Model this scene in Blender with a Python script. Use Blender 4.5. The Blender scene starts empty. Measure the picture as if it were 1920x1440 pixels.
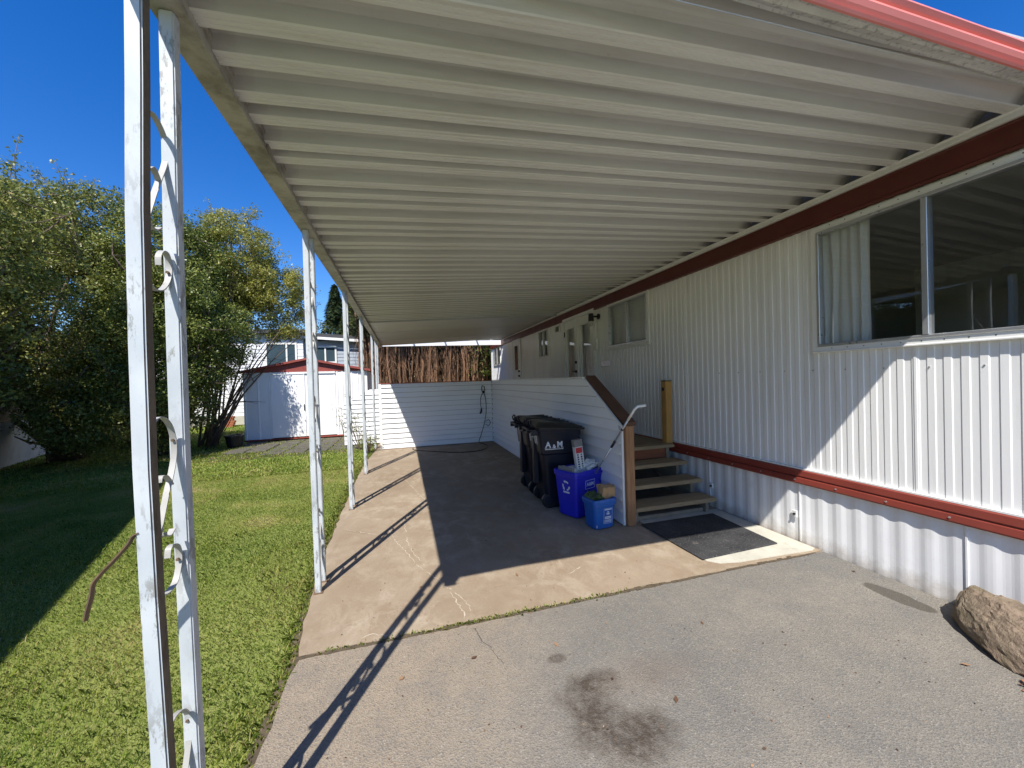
import bpy, bmesh, math, random
import numpy as np
from mathutils import Vector, Matrix
random.seed(7); rng = np.random.default_rng(11)
S = bpy.context.scene
COL = S.collection

# ------------------------------------------------------------------ camera
CAM_H, FPX = 1.5, 718.25
YAW, PITCH, ROLL = .2776, -.0117, -.0304
fw = Vector((math.sin(YAW)*math.cos(PITCH), math.cos(YAW)*math.cos(PITCH), math.sin(PITCH)))
rt = Vector((math.cos(YAW), -math.sin(YAW), 0)); up = rt.cross(fw)
rt, up = rt*math.cos(ROLL)+up*math.sin(ROLL), -rt*math.sin(ROLL)+up*math.cos(ROLL)
cd = bpy.data.cameras.new('camera'); cam = bpy.data.objects.new('camera', cd); COL.objects.link(cam)
cd.sensor_width = 36; cd.lens = FPX/1920*36; cd.clip_start = .05; cd.clip_end = 3000
M = Matrix((rt, up, -fw)).transposed().to_4x4(); M.translation = (0, 0, CAM_H); cam.matrix_world = M
S.camera = cam
def ray(px, py): return fw + rt*((px-960)/FPX) - up*((py-720)/FPX)
CC = Vector((0, 0, CAM_H))
def at_x(px, py, x): d = ray(px, py); return CC + d*(x/d.x)
def at_y(px, py, y): d = ray(px, py); return CC + d*(y/d.y)
def at_z(px, py, z=0): d = ray(px, py); return CC + d*((z-CAM_H)/d.z)

# ------------------------------------------------------------------ sky, sun, exposure
SUND = Vector((.35, .70, -1.0)).normalized()          # the way the light travels
elev = math.asin(-SUND.z)
w = bpy.data.worlds.new('World'); S.world = w; w.use_nodes = True
nt = w.node_tree; bg = nt.nodes['Background']
sky = nt.nodes.new('ShaderNodeTexSky'); sky.sky_type = 'NISHITA'; sky.sun_disc = False
sky.sun_elevation = elev
sky.sun_rotation = math.atan2(-SUND.x, -SUND.y)
sky.air_density = 1.0; sky.dust_density = 0.15; sky.ozone_density = 4.0; sky.altitude = 100
hs = nt.nodes.new('ShaderNodeHueSaturation'); hs.inputs['Saturation'].default_value = 1.36; hs.inputs['Hue'].default_value = .513; hs.inputs['Value'].default_value = .95
nt.links.new(sky.outputs[0], hs.inputs['Color']); nt.links.new(hs.outputs[0], bg.inputs[0])
bg.inputs[1].default_value = .10
sl = bpy.data.lights.new('sun', 'SUN'); so = bpy.data.objects.new('sun', sl); COL.objects.link(so)
sl.energy = 3.5; sl.angle = math.radians(.53); sl.color = (1.0, .955, .89)
so.rotation_euler = SUND.to_track_quat('-Z', 'Y').to_euler(); so.location = (-8, -16, 22)
S.view_settings.view_transform = 'Standard'; S.view_settings.look = 'None'
S.view_settings.exposure = 1.02; S.view_settings.gamma = 1.0; S.view_settings.use_curve_mapping = False
S.render.engine = 'CYCLES'; S.cycles.max_bounces = 12; S.cycles.diffuse_bounces = 7
S.cycles.use_denoising = True

# ------------------------------------------------------------------ node helpers
class NG:
    def __init__(s, name):
        s.m = bpy.data.materials.new(name); s.m.use_nodes = True; s.t = s.m.node_tree
        s.b = s.t.nodes['Principled BSDF']; s.out = s.t.nodes['Material Output']
        s.tc = s.n('ShaderNodeTexCoord'); s.co = s.tc.outputs['Object']
    def n(s, k, **kw):
        o = s.t.nodes.new(k)
        for a, v in kw.items(): setattr(o, a, v)
        return o
    def set(s, sock, v):
        if hasattr(v, 'is_linked') or hasattr(v, 'links'): s.t.links.new(v, sock)
        else: sock.default_value = v
    def noise(s, scale, detail=4, rough=.55, dist=0, co=None, out='Fac'):
        o = s.n('ShaderNodeTexNoise'); s.set(o.inputs['Vector'], co or s.co)
        o.inputs['Scale'].default_value = scale; o.inputs['Detail'].default_value = detail
        o.inputs['Roughness'].default_value = rough; o.inputs['Distortion'].default_value = dist
        return o.outputs[out]
    def vor(s, scale, feat='F1', out='Distance', co=None, rnd=1):
        o = s.n('ShaderNodeTexVoronoi', feature=feat); s.set(o.inputs['Vector'], co or s.co)
        o.inputs['Scale'].default_value = scale; o.inputs['Randomness'].default_value = rnd
        return o.outputs[out]
    def wave(s, scale, dist=0, direction='X', co=None, det=2):
        o = s.n('ShaderNodeTexWave', bands_direction=direction); s.set(o.inputs['Vector'], co or s.co)
        o.inputs['Scale'].default_value = scale; o.inputs['Distortion'].default_value = dist; o.inputs['Detail'].default_value = det
        return o.outputs['Fac']
    def map(s, scale=(1,1,1), loc=(0,0,0), rot=(0,0,0), co=None):
        o = s.n('ShaderNodeMapping'); s.set(o.inputs['Vector'], co or s.co)
        o.inputs['Scale'].default_value = scale; o.inputs['Location'].default_value = loc; o.inputs['Rotation'].default_value = rot
        return o.outputs[0]
    def rng(s, v, a, b, c=0, d=1, clamp=True):
        o = s.n('ShaderNodeMapRange'); o.clamp = clamp; s.set(o.inputs[0], v)
        for i, q in enumerate((a, b, c, d)): o.inputs[i+1].default_value = q
        return o.outputs[0]
    def math(s, op, a, b=0.0):
        o = s.n('ShaderNodeMath', operation=op); s.set(o.inputs[0], a); s.set(o.inputs[1], b); return o.outputs[0]
    def mix(s, f, a, b, mode='MIX'):
        o = s.n('ShaderNodeMix', data_type='RGBA', blend_type=mode); s.set(o.inputs[0], f)
        for i, v in ((6, a), (7, b)):
            if isinstance(v, (tuple, list)): v = (*v[:3], 1)
            s.set(o.inputs[i], v)
        return o.outputs[2]
    def ramp(s, f, stops):
        o = s.n('ShaderNodeValToRGB'); s.set(o.inputs[0], f); r = o.color_ramp
        while len(r.elements) < len(stops): r.elements.new(.5)
        for e, (p, c) in zip(r.elements, stops): e.position = p; e.color = (*c, 1)
        return o.outputs[0]
    def bump(s, h, strength=.3, dist=.01, normal=None):
        o = s.n('ShaderNodeBump'); o.inputs['Strength'].default_value = strength; o.inputs['Distance'].default_value = dist
        s.set(o.inputs['Height'], h)
        if normal: s.set(o.inputs['Normal'], normal)
        return o.outputs[0]
    def sep(s):
        o = s.n('ShaderNodeSeparateXYZ'); s.set(o.inputs[0], s.co); return o.outputs
    def attr(s, name):
        o = s.n('ShaderNodeAttribute'); o.attribute_name = name; return o.outputs['Fac']
    def done(s, col, rough=.6, normal=None, metallic=0, spec=.5):
        if isinstance(col, (tuple, list)): col = (*col[:3], 1)
        s.set(s.b.inputs['Base Color'], col); s.set(s.b.inputs['Roughness'], rough)
        s.set(s.b.inputs['Metallic'], metallic); s.set(s.b.inputs['Specular IOR Level'], spec)
        if normal is not None: s.set(s.b.inputs['Normal'], normal)
        return s.m

def pm(name, col, rough=.55, var=.12, scale=4, bump=.0, bscale=60, dirt=None, metallic=0, spec=.5, stretch=(1,1,1)):
    """plain surface: tone drift, optional dirt specks / streaks, fine relief"""
    g = NG(name); co = g.map(scale=stretch) if stretch != (1,1,1) else g.co
    n1 = g.noise(scale, 5, .6, co=co)
    lo = tuple(c*(1-var) for c in col); hi = tuple(min(1, c*(1+var*.6)) for c in col)
    c = g.mix(g.rng(n1, .3, .7), lo, hi)
    if dirt:
        dcol, dscale, t0, t1, amt = dirt
        d = g.rng(g.noise(dscale, 8, .7, co=co), t0, t1, 0, amt)
        c = g.mix(d, c, dcol)
    nrm = g.bump(g.noise(bscale, 4), bump, .004) if bump else None
    r = g.rng(g.noise(scale*2.3, 4), .3, .7, max(.05, rough-.1), min(1, rough+.1))
    return g.done(c, r, nrm, metallic, spec)

MAT = {}
MAT['white_metal'] = pm('white_metal', (.85,.85,.83), .42, .06, 2.2, .10, 5, ((.50,.47,.41), 5, .52, .80, .4), stretch=(2,2,.22))
MAT['skirt_metal'] = pm('skirt_metal', (.80,.80,.79), .45, .06, 3, .05, 30, ((.40,.37,.31), 4, .55, .85, .4))
def m_skirt():
    g = NG('skirting_paint'); sx = g.sep()
    c = g.mix(g.rng(g.noise(3, 5), .3, .7), (.76,.765,.765), (.83,.83,.82))
    c = g.mix(g.rng(g.noise(4, 8, .7), .56, .82, 0, .35), c, (.42,.39,.33))
    sp = g.math('ADD', sx[2], g.math('MULTIPLY', g.math('SUBTRACT', g.noise(9, 8, .72), .5), .30))
    c = g.mix(g.rng(sp, .0, .12, .55, 0), c, (.34,.29,.22))
    c = g.mix(g.rng(g.noise(45, 6, .7), .66, .74, 0, .5), c, (.36,.26,.17))
    return g.done(c, .5, g.bump(g.noise(6, 4), .12, .01))
MAT['skirt_metal'] = m_skirt()
MAT['trim_white'] = pm('trim_white', (.80,.80,.77), .5, .06, 5, .03, 60, ((.35,.33,.28), 9, .6, .8, .4))
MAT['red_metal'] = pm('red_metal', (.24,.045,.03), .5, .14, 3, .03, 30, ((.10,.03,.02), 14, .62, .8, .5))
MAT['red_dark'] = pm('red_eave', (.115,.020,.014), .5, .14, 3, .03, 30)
MAT['red_gutter'] = pm('red_gutter', (.72,.22,.185), .45, .10, 4, .03, 30, ((.45,.10,.08), 18, .62, .8, .4), stretch=(.4,2,2))
MAT['vinyl'] = pm('vinyl', (.86,.86,.86), .42, .04, 2, .10, 24, ((.50,.49,.45), 5, .62, .9, .3), stretch=(.6,.6,1.5))
MAT['wood_old'] = None
MAT['black_plastic'] = pm('black_plastic', (.012,.012,.014), .45, .2, 8, .05, 90)
MAT['dark_metal'] = pm('dark_metal', (.02,.02,.02), .4, .2, 9)
MAT['alu'] = pm('alu', (.55,.56,.57), .35, .08, 6, .02, 50, metallic=.7)
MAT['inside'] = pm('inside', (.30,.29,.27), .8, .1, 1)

def m_roof():
    g = NG('roof_pan_paint'); sx = g.sep()
    n = g.noise(1.1, 5, .6); st = g.noise(3, 6, .65, co=g.map(scale=(.35, 7, 1)))
    c = g.mix(g.rng(n, .3, .75), (.50,.50,.48), (.60,.60,.58))
    c = g.mix(g.rng(st, .48, .75, 0, .5), c, (.30,.275,.22))
    c = g.mix(g.rng(g.noise(2.4, 7, .7, .8, co=g.map(scale=(1.6,.6,1))), .60, .72, 0, .45), c, (.64,.63,.60))
    c = g.mix(g.rng(g.noise(16, 6, .75), .64, .74, 0, .35), c, (.30,.27,.21))
    # every pan gets darker toward both ends, with a ragged edge
    e1 = g.rng(g.math('ADD', sx[0], g.math('MULTIPLY', g.noise(5, 5), .35)), 3.30, 3.44, 0, .75)
    c = g.mix(e1, c, (.12,.11,.10))
    e2 = g.rng(g.math('ADD', sx[0], g.math('MULTIPLY', g.noise(7, 5), .25)), -.48, -.36, .6, 0)
    c = g.mix(e2, c, (.22,.20,.16))
    return g.done(c, g.rng(n, .3, .7, .4, .6), g.bump(g.noise(9, 4), .12, .006))
MAT['roof'] = m_roof()
MAT['roof_rib'] = pm('roof_rib_lit_tone', (.72,.72,.69), .5, .12, 1.2, .08, 12, ((.36,.33,.26), 3, .48, .75, .6), stretch=(.35,6,1))  # rib flats paler than the pan recesses: light-and-shade contrast put into colour

def m_pole():
    g = NG('flaking_pole_paint')
    n = g.noise(30, 8, .72, co=g.map(scale=(1,1,.35))); big = g.noise(2.2, 4)
    c = g.mix(g.rng(g.noise(5,5), .3, .7), (.44,.48,.51), (.58,.61,.62))
    f = g.math('MULTIPLY', g.rng(n, .53, .58), g.rng(big, .38, .56))
    c = g.mix(g.math('MULTIPLY', f, .8), c, (.22,.22,.20))
    c = g.mix(g.rng(g.noise(60, 6, .7), .68, .75, 0, .7), c, (.20,.10,.05))
    return g.done(c, .5, g.bump(f, -.25, .002))
MAT['pole'] = m_pole()
MAT['pole_brown'] = pm('brown_pole', (.15,.12,.085), .75, .3, 14, .2, 90, ((.06,.045,.03), 30, .5, .65, .6), stretch=(1,1,.3))
MAT['beam'] = pm('beam_paint', (.46,.44,.38), .6, .2, 3, .08, 30, ((.13,.11,.08), 7, .44, .66, .75))
MAT['strap'] = pm('strap_paint', (.38,.375,.35), .5, .1, 20, .05, 80, ((.22,.13,.07), 40, .6, .72, .7))
MAT['rust'] = pm('rust', (.16,.10,.06), .8, .35, 30, .2, 120)

def m_wood(name, a, b, grain=(1,1,1), axis='X', rough=.75):
    g = NG(name)
    sc = {'X': (1.2, 22, 22), 'Y': (22, 1.2, 22), 'Z': (22, 22, 1.2)}[axis]
    co = g.map(scale=sc); n = g.noise(1.6, 8, .65, 1.2, co=co)
    fine = g.noise(7, 4, .6, co=co); big = g.noise(3, 4)
    c = g.mix(g.rng(n, .3, .72), a, b)
    c = g.mix(g.rng(big, .4, .75, 0, .4), c, tuple(x*.55 for x in a))
    c = g.mix(g.rng(fine, .58, .75, 0, .5), c, tuple(x*.45 for x in a))
    return g.done(c, rough, g.bump(n, .35, .004), spec=.3)
MAT['tread'] = m_wood('weathered_tread', (.25,.18,.10), (.42,.32,.19), axis='X')
MAT['deck'] = m_wood('weathered_deck', (.20,.14,.085), (.32,.24,.15), axis='Y')
MAT['stringer'] = m_wood('stringer_wood', (.18,.15,.11), (.30,.26,.19), axis='Y')
MAT['newel'] = m_wood('new_post', (.44,.24,.07), (.60,.35,.11), axis='Z', rough=.55)
MAT['brown_post'] = m_wood('brown_post', (.26,.13,.06), (.42,.24,.12), axis='Z')
MAT['brown_rail'] = m_wood('brown_rail', (.085,.042,.026), (.14,.075,.045), axis='Y')
MAT['red_riser'] = m_wood('red_riser', (.20,.065,.03), (.30,.12,.06), axis='X')

def m_slab():
    g = NG('stained_concrete'); sx = g.sep()
    big = g.noise(.9, 6, .6, .6); mid = g.noise(5, 8, .65)
    c = g.mix(g.rng(big, .34, .66), (.25,.187,.124), (.315,.248,.175))
    # pale mineral bloom, streaked along the slope
    bl = g.noise(5.5, 10, .74, .5, co=g.map(scale=(1.0, .7, 1), rot=(0,0,.5)))
    area = g.rng(g.noise(.75, 4), .36, .56)
    f = g.math('MULTIPLY', g.rng(bl, .46, .62), area)
    c = g.mix(g.math('MULTIPLY', f, .55), c, (.46,.39,.29))
    # healed hairline cracks, white edged
    wob = g.n('ShaderNodeVectorMath', operation='ADD')
    nn = g.n('ShaderNodeVectorMath', operation='SCALE'); g.set(nn.inputs[0], g.noise(3.5, 5, .6, out='Color')); nn.inputs['Scale'].default_value = .42
    g.set(wob.inputs[0], g.co); g.set(wob.inputs[1], nn.outputs[0])
    cr = g.vor(.62, 'DISTANCE_TO_EDGE', co=wob.outputs[0])
    c = g.mix(g.math('MULTIPLY', g.rng(cr, .004, .018, .16, 0), g.rng(g.noise(1.3, 3), .45, .6)), c, (.66,.58,.47))
    c = g.mix(g.rng(cr, .0, .004, .5, 0), c, (.22,.17,.12))
    sc = g.noise(1.7, 10, .75, 2.0); band = g.math('ABSOLUTE', g.math('SUBTRACT', sc, .5))
    c = g.mix(g.math('MULTIPLY', g.rng(band, 0, .010, .22, 0), area), c, (.52,.45,.35))
    c = g.mix(g.rng(mid, .52, .75, 0, .45), c, (.25,.175,.11))
    c = g.mix(g.rng(g.noise(70, 4), .52, .72, 0, .40), c, (.22,.17,.12))
    c = g.mix(g.rng(g.noise(26, 8, .75), .56, .72, 0, .22), c, (.50,.43,.33))
    h = g.math('ADD', g.noise(120, 3), g.math('MULTIPLY', mid, 1.5))
    return g.done(c, g.rng(mid, .3, .7, .75, .92), g.bump(h, .28, .005), spec=.25)
MAT['slab'] = m_slab()
MAT['pale_concrete'] = pm('pale_concrete', (.52,.50,.42), .88, .14, 4, .3, 120, ((.34,.32,.26), 12, .52, .72, .6), spec=.25)

def blob(g, cx, cy, rx, ry, wob=.5, nsc=7, soft=.35, rot=0):
    """mask of one stain: 1 inside, ragged edge"""
    m = g.map(co=g.co, loc=(-cx, -cy, 0))
    m2 = g.map(co=m, rot=(0,0,-rot), scale=(1,1,1)); m3 = g.map(co=m2, scale=(1/rx, 1/ry, 0))
    ln = g.n('ShaderNodeVectorMath', operation='LENGTH'); g.set(ln.inputs[0], m3)
    d = g.math('ADD', ln.outputs['Value'], g.math('MULTIPLY', g.math('SUBTRACT', g.noise(nsc, 8, .68), .5), wob*2))
    return g.rng(d, 1-soft, 1+soft*.4, 1, 0)
def m_asphalt():
    g = NG('worn_asphalt'); sx = g.sep()
    big = g.noise(.8, 6, .6, .4); mid = g.noise(4, 8, .68)
    c = g.mix(g.rng(big, .36, .62), (.178,.164,.140), (.25,.222,.178))
    # tan silt near the slab on the lawn side
    silt = g.rng(g.math('ADD', g.math('ADD', sx[0], g.math('MULTIPLY', g.math('SUBTRACT', sx[1], 1.7), -.55)), g.math('MULTIPLY', g.noise(1.6, 6, .65), .9)), .35, 1.25, .8, 0)
    c = g.mix(silt, c, (.30,.238,.168))
    c = g.mix(g.rng(mid, .42, .75, 0, .45), c, (.112,.112,.11))
    # darker sealed strip toward the house
    sd = g.rng(g.math('ADD', g.math('ADD', g.math('MULTIPLY', sx[0], .45), g.math('MULTIPLY', sx[1], .55)), g.math('MULTIPLY', g.noise(2.0, 7, .68), 1.3)), 2.55, 3.4, 0, .6)
    c = g.mix(sd, c, (.125,.127,.125))
    # exposed aggregate
    ag = g.vor(150, out='Color'); agv = g.n('ShaderNodeSeparateColor'); g.set(agv.inputs[0], ag)
    c = g.mix(g.rng(agv.outputs[0], .55, 1, 0, .30), c, (.36,.33,.28))
    c = g.mix(g.rng(agv.outputs[1], .6, 1, 0, .5), c, (.10,.10,.10))
    sp = g.vor(60); cell = g.n('ShaderNodeSeparateColor'); g.set(cell.inputs[0], g.vor(42, out='Color'))
    spk = g.math('MULTIPLY', g.rng(sp, .10, .20, 1, 0), g.rng(cell.outputs[0], .70, .74))
    c = g.mix(g.math('MULTIPLY', spk, .5), c, (.50,.47,.42))
    # drips of oil
    oil = blob(g, .78, 1.52, .15, .21, .95, 8, .6)
    oil2 = blob(g, .92, 1.39, .17, .12, .9, 8, .6, .3)
    oil3 = blob(g, .75, 1.91, .055, .035, .5, 14, .5)
    oil4 = blob(g, 1.15, 1.66, .28, .12, .9, 6, .8)
    oil5 = blob(g, .85, 1.70, .15, .08, .9, 9, .6)
    o = g.math('MAXIMUM', g.math('MAXIMUM', oil, oil2), g.math('MAXIMUM', oil3, oil5))
    fg = g.math('MULTIPLY', g.rng(g.noise(55, 6, .75), .28, .52, .5, 1), g.rng(g.noise(14, 7, .72), .32, .55, .35, 1))
    c = g.mix(g.math('MULTIPLY', g.math('MULTIPLY', o, fg), .92), c, (.052,.038,.027))
    c = g.mix(g.math('MULTIPLY', oil4, .30), c, (.13,.09,.07))
    wet = blob(g, 3.085, 1.72, .075, .19, .45, 8, .10, .04)
    c = g.mix(g.math('MULTIPLY', wet, .82), c, (.075,.068,.055))
    sm = g.noise(2.2, 7, .7, 1.5); c = g.mix(g.rng(sm, .62, .74, 0, .4), c, (.12,.12,.12))
    h = g.math('ADD', g.math('MULTIPLY', g.noise(190, 3), .8), g.math('ADD', g.math('MULTIPLY', g.vor(150), 1.0), g.math('MULTIPLY', mid, 1.2)))
    return g.done(c, .88, g.bump(h, .5, .006), spec=.3)
MAT['asphalt'] = m_asphalt()

def m_lawn():
    g = NG('lawn_soil')
    n = g.noise(1.3, 6, .6); f = g.noise(35, 6, .7)
    c = g.mix(g.rng(n, .3, .7), (.18,.225,.05), (.27,.29,.085))
    c = g.mix(g.rng(f, .5, .7, 0, .6), c, (.24,.21,.10))
    return g.done(c, .95, g.bump(f, .8, .02), spec=.1)
MAT['lawn'] = m_lawn()
def m_leaf(name, stops, rough=.45, trans=.25, attr='tint'):
    g = NG(name); c = g.ramp(g.attr(attr), stops)
    tr = g.n('ShaderNodeBsdfTranslucent'); g.set(tr.inputs[0], c)
    mx = g.n('ShaderNodeMixShader'); mx.inputs[0].default_value = trans
    m = g.done(c, rough, spec=.4)
    g.t.links.new(g.b.outputs[0], mx.inputs[1]); g.t.links.new(tr.outputs[0], mx.inputs[2]); g.t.links.new(mx.outputs[0], g.out.inputs[0])
    return m
MAT['grass'] = m_leaf('grass_blades', [(0,(.12,.21,.028)), (.45,(.28,.37,.06)), (.75,(.46,.47,.125)), (1,(.60,.51,.25))], .7, .45)
MAT['leaf_a'] = m_leaf('olive_leaf', [(0,(.07,.10,.022)), (.5,(.23,.25,.055)), (.85,(.42,.40,.11)), (1,(.46,.32,.14))], .42, .3)
MAT['leaf_b'] = m_leaf('golden_leaf', [(0,(.11,.13,.028)), (.5,(.31,.31,.06)), (.85,(.50,.45,.11)), (1,(.54,.42,.15))], .42, .32)
MAT['leaf_c'] = m_leaf('dark_leaf', [(0,(.065,.10,.02)), (.5,(.20,.24,.05)), (.85,(.38,.39,.10)), (1,(.44,.33,.13))], .4, .3)
MAT['cedar'] = m_leaf('cedar_green', [(0,(.015,.03,.012)), (.5,(.04,.065,.022)), (1,(.08,.11,.035))], .6, .2)
MAT['cedar_gold'] = m_leaf('cedar_gold', [(0,(.045,.065,.015)), (.5,(.11,.14,.03)), (1,(.22,.22,.05))], .6, .25)
MAT['dead'] = m_leaf('dead_twig', [(0,(.04,.022,.013)), (.5,(.15,.08,.042)), (1,(.40,.24,.13))], .8, .05)
MAT['bark'] = pm('bark', (.14,.10,.07), .9, .35, 8, .6, 40, stretch=(1,1,.25))
MAT['bark_red'] = pm('cedar_bark', (.25,.135,.075), .9, .4, 9, .6, 50, stretch=(1,1,.15))

def m_glass(name, tint=(.9,.95,.95), ior=1.52):
    g = NG(name); tr = g.n('ShaderNodeBsdfTransparent'); tr.inputs[0].default_value = (*tint, 1)
    gl = g.n('ShaderNodeBsdfGlossy'); gl.inputs['Roughness'].default_value = .006; gl.inputs[0].default_value = (.95,.97,1,1)
    lw = g.n('ShaderNodeLayerWeight'); lw.inputs[0].default_value = .5
    sch = g.math('ADD', g.math('MULTIPLY', g.math('POWER', lw.outputs['Facing'], 5.0), .94), .06)
    g.set(gl.inputs['Normal'], g.bump(g.noise(1.6, 2), .03, .01))
    f2 = g.math('MINIMUM', g.math('MULTIPLY', sch, 1.5), 1.0)
    mx = g.n('ShaderNodeMixShader'); g.set(mx.inputs[0], f2)
    g.t.links.new(tr.outputs[0], mx.inputs[1]); g.t.links.new(gl.outputs[0], mx.inputs[2]); g.t.links.new(mx.outputs[0], g.out.inputs[0])
    return g.m
MAT['glass'] = m_glass('window_glass', (.90,.93,.92))

# ------------------------------------------------------------------ mesh helpers
class MB:
    def __init__(s): s.v = []; s.f = []
    def add(s, vs, fs):
        o = len(s.v); s.v += [tuple(p) for p in vs]; s.f += [tuple(i+o for i in q) for q in fs]; return s
    def box(s, x0, x1, y0, y1, z0, z1):
        return s.add([(x0,y0,z0),(x1,y0,z0),(x1,y1,z0),(x0,y1,z0),(x0,y0,z1),(x1,y0,z1),(x1,y1,z1),(x0,y1,z1)],
                     [(0,3,2,1),(4,5,6,7),(0,1,5,4),(1,2,6,5),(2,3,7,6),(3,0,4,7)])
    def loft(s, rings, closed=True, cap=True):
        n = len(rings[0]); o = len(s.v); s.v += [tuple(p) for r in rings for p in r]
        for i in range(len(rings)-1):
            for j in range(n if closed else n-1):
                k = (j+1) % n; s.f.append((o+i*n+j, o+i*n+k, o+(i+1)*n+k, o+(i+1)*n+j))
        if cap and closed:
            s.f.append(tuple(o+j for j in reversed(range(n)))); s.f.append(tuple(o+(len(rings)-1)*n+j for j in range(n)))
        return s
    def prism(s, poly, d):            # poly: 3D points, d: extrusion vector
        d = Vector(d); a = [Vector(p) for p in poly]; return s.loft([a, [p+d for p in a]])
    def tube(s, pts, r, n=8, cap=True):
        pts = [Vector(p) for p in pts]; rr = r if isinstance(r, (list, tuple)) else [r]*len(pts)
        t0 = (pts[1]-pts[0]).normalized(); ref = Vector((0,0,1)) if abs(t0.z) < .9 else Vector((1,0,0)); u = t0.cross(ref).normalized(); rings = []
        for i, p in enumerate(pts):
            t = (pts[min(i+1, len(pts)-1)]-pts[max(i-1, 0)]).normalized()
            u = (u - t*u.dot(t)).normalized(); v = t.cross(u)
            rings.append([p+u*(math.cos(2*math.pi*k/n)*rr[i])+v*(math.sin(2*math.pi*k/n)*rr[i]) for k in range(n)])
        return s.loft(rings, cap=cap)
    def strip(s, pts, wdir, wid, th):  # flat bar along pts; wdir = width direction
        pts = [Vector(p) for p in pts]; wd = Vector(wdir).normalized(); rings = []
        for i, p in enumerate(pts):
            t = (pts[min(i+1, len(pts)-1)]-pts[max(i-1, 0)]).normalized(); n = t.cross(wd).normalized()
            ww = wd*(wid/2); nn = n*(th/2); rings.append([p-ww-nn, p+ww-nn, p+ww+nn, p-ww+nn])
        return s.loft(rings)
    def build(s, name, mat, parent=None, bevel=0, smooth=False, local=False, seg=1):
        me = bpy.data.meshes.new(name); me.from_pydata(s.v, [], s.f); me.update()
        if bevel or True:
            bm = bmesh.new(); bm.from_mesh(me)
            bmesh.ops.recalc_face_normals(bm, faces=bm.faces)
            if bevel: bmesh.ops.bevel(bm, geom=[e for e in bm.edges if e.is_manifold and e.calc_face_angle(0) > .5], offset=bevel, segments=seg, affect='EDGES', clamp_overlap=True)
            bm.to_mesh(me); bm.free()
        if smooth:
            me.polygons.foreach_set('use_smooth', [True]*len(me.polygons))
        me.materials.append(MAT[mat] if isinstance(mat, str) else mat)
        return link(name, me, parent, local)
def link(name, me, parent=None, local=False):
    o = bpy.data.objects.new(name, me); COL.objects.link(o)
    if parent is not None:
        o.parent = parent
        if parent.type == 'EMPTY' and not local: o.matrix_parent_inverse = Matrix.Translation(-parent.location)
    return o
def tag(o, label=None, cat=None, group=None, kind=None):
    if label: o['label'] = label
    if cat: o['category'] = cat
    if group: o['group'] = group
    if kind: o['kind'] = kind
    return o
def thing(name, loc, label, cat, group=None, rz=0):
    o = bpy.data.objects.new(name, None); o.empty_display_size = .1; COL.objects.link(o)
    o.location = loc; o.rotation_euler = (0, 0, rz); return tag(o, label, cat, group)
def kids(o): return [c for c in bpy.data.objects if c.parent is o]
def copy_tree(o, loc, label=None, rz=None):
    r = o.copy(); COL.objects.link(r); r.location = loc
    if rz is not None: r.rotation_euler = (0, 0, rz)
    if label: r['label'] = label
    for ch in kids(o):
        c = ch.copy(); COL.objects.link(c); c.parent = r; c.matrix_parent_inverse = ch.matrix_parent_inverse.copy()
        for g in kids(ch):
            d = g.copy(); COL.objects.link(d); d.parent = c; d.matrix_parent_inverse = g.matrix_parent_inverse.copy()
    return r
def quads_mesh(name, V, mat, tint=None, tri=False):
    """V: (n,k,3) array of separate k-gons"""
    n, k = V.shape[:2]; me = bpy.data.meshes.new(name)
    me.vertices.add(n*k); me.vertices.foreach_set('co', V.reshape(-1).astype(np.float32))
    me.loops.add(n*k); me.loops.foreach_set('vertex_index', np.arange(n*k, dtype=np.int32))
    me.polygons.add(n); me.polygons.foreach_set('loop_start', np.arange(0, n*k, k, dtype=np.int32))
    me.polygons.foreach_set('loop_total', np.full(n, k, dtype=np.int32))
    if tint is not None:
        a = me.attributes.new('tint', 'FLOAT', 'POINT'); a.data.foreach_set('value', np.repeat(tint, k).astype(np.float32))
    me.update(calc_edges=True); me.validate(); me.materials.append(MAT[mat]); return me
def vnoise(p, seed=0):
    """cheap smooth 3D noise for shaping, p: (n,3)"""
    s = np.zeros(len(p)); r = np.random.default_rng(seed)
    for i in range(6):
        k = r.normal(size=3); k /= np.linalg.norm(k); fq = 1.0*1.5**i
        s += np.sin(p @ k * fq + r.uniform(0, 6.28)) / (1.25**i)
    return s/2.6
def structure(o): return tag(o, kind='structure')

# ================================================================== LARGE STRUCTURE
XP, XW, ZB = -.645, 3.3115, 2.6165
def roof_z(x): return 2.675 + .0535*(x-XP)

# ground
b = MB(); N = 40
gx_ = np.linspace(-90, 90, N); gy_ = np.linspace(-40, 160, N)
vs = [(x, y, -.035) for y in gy_ for x in gx_]; fs = [(j*N+i, j*N+i+1, (j+1)*N+i+1, (j+1)*N+i) for j in range(N-1) for i in range(N-1)]
b.add(vs, fs); structure(b.build('lawn', 'lawn'))

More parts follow.
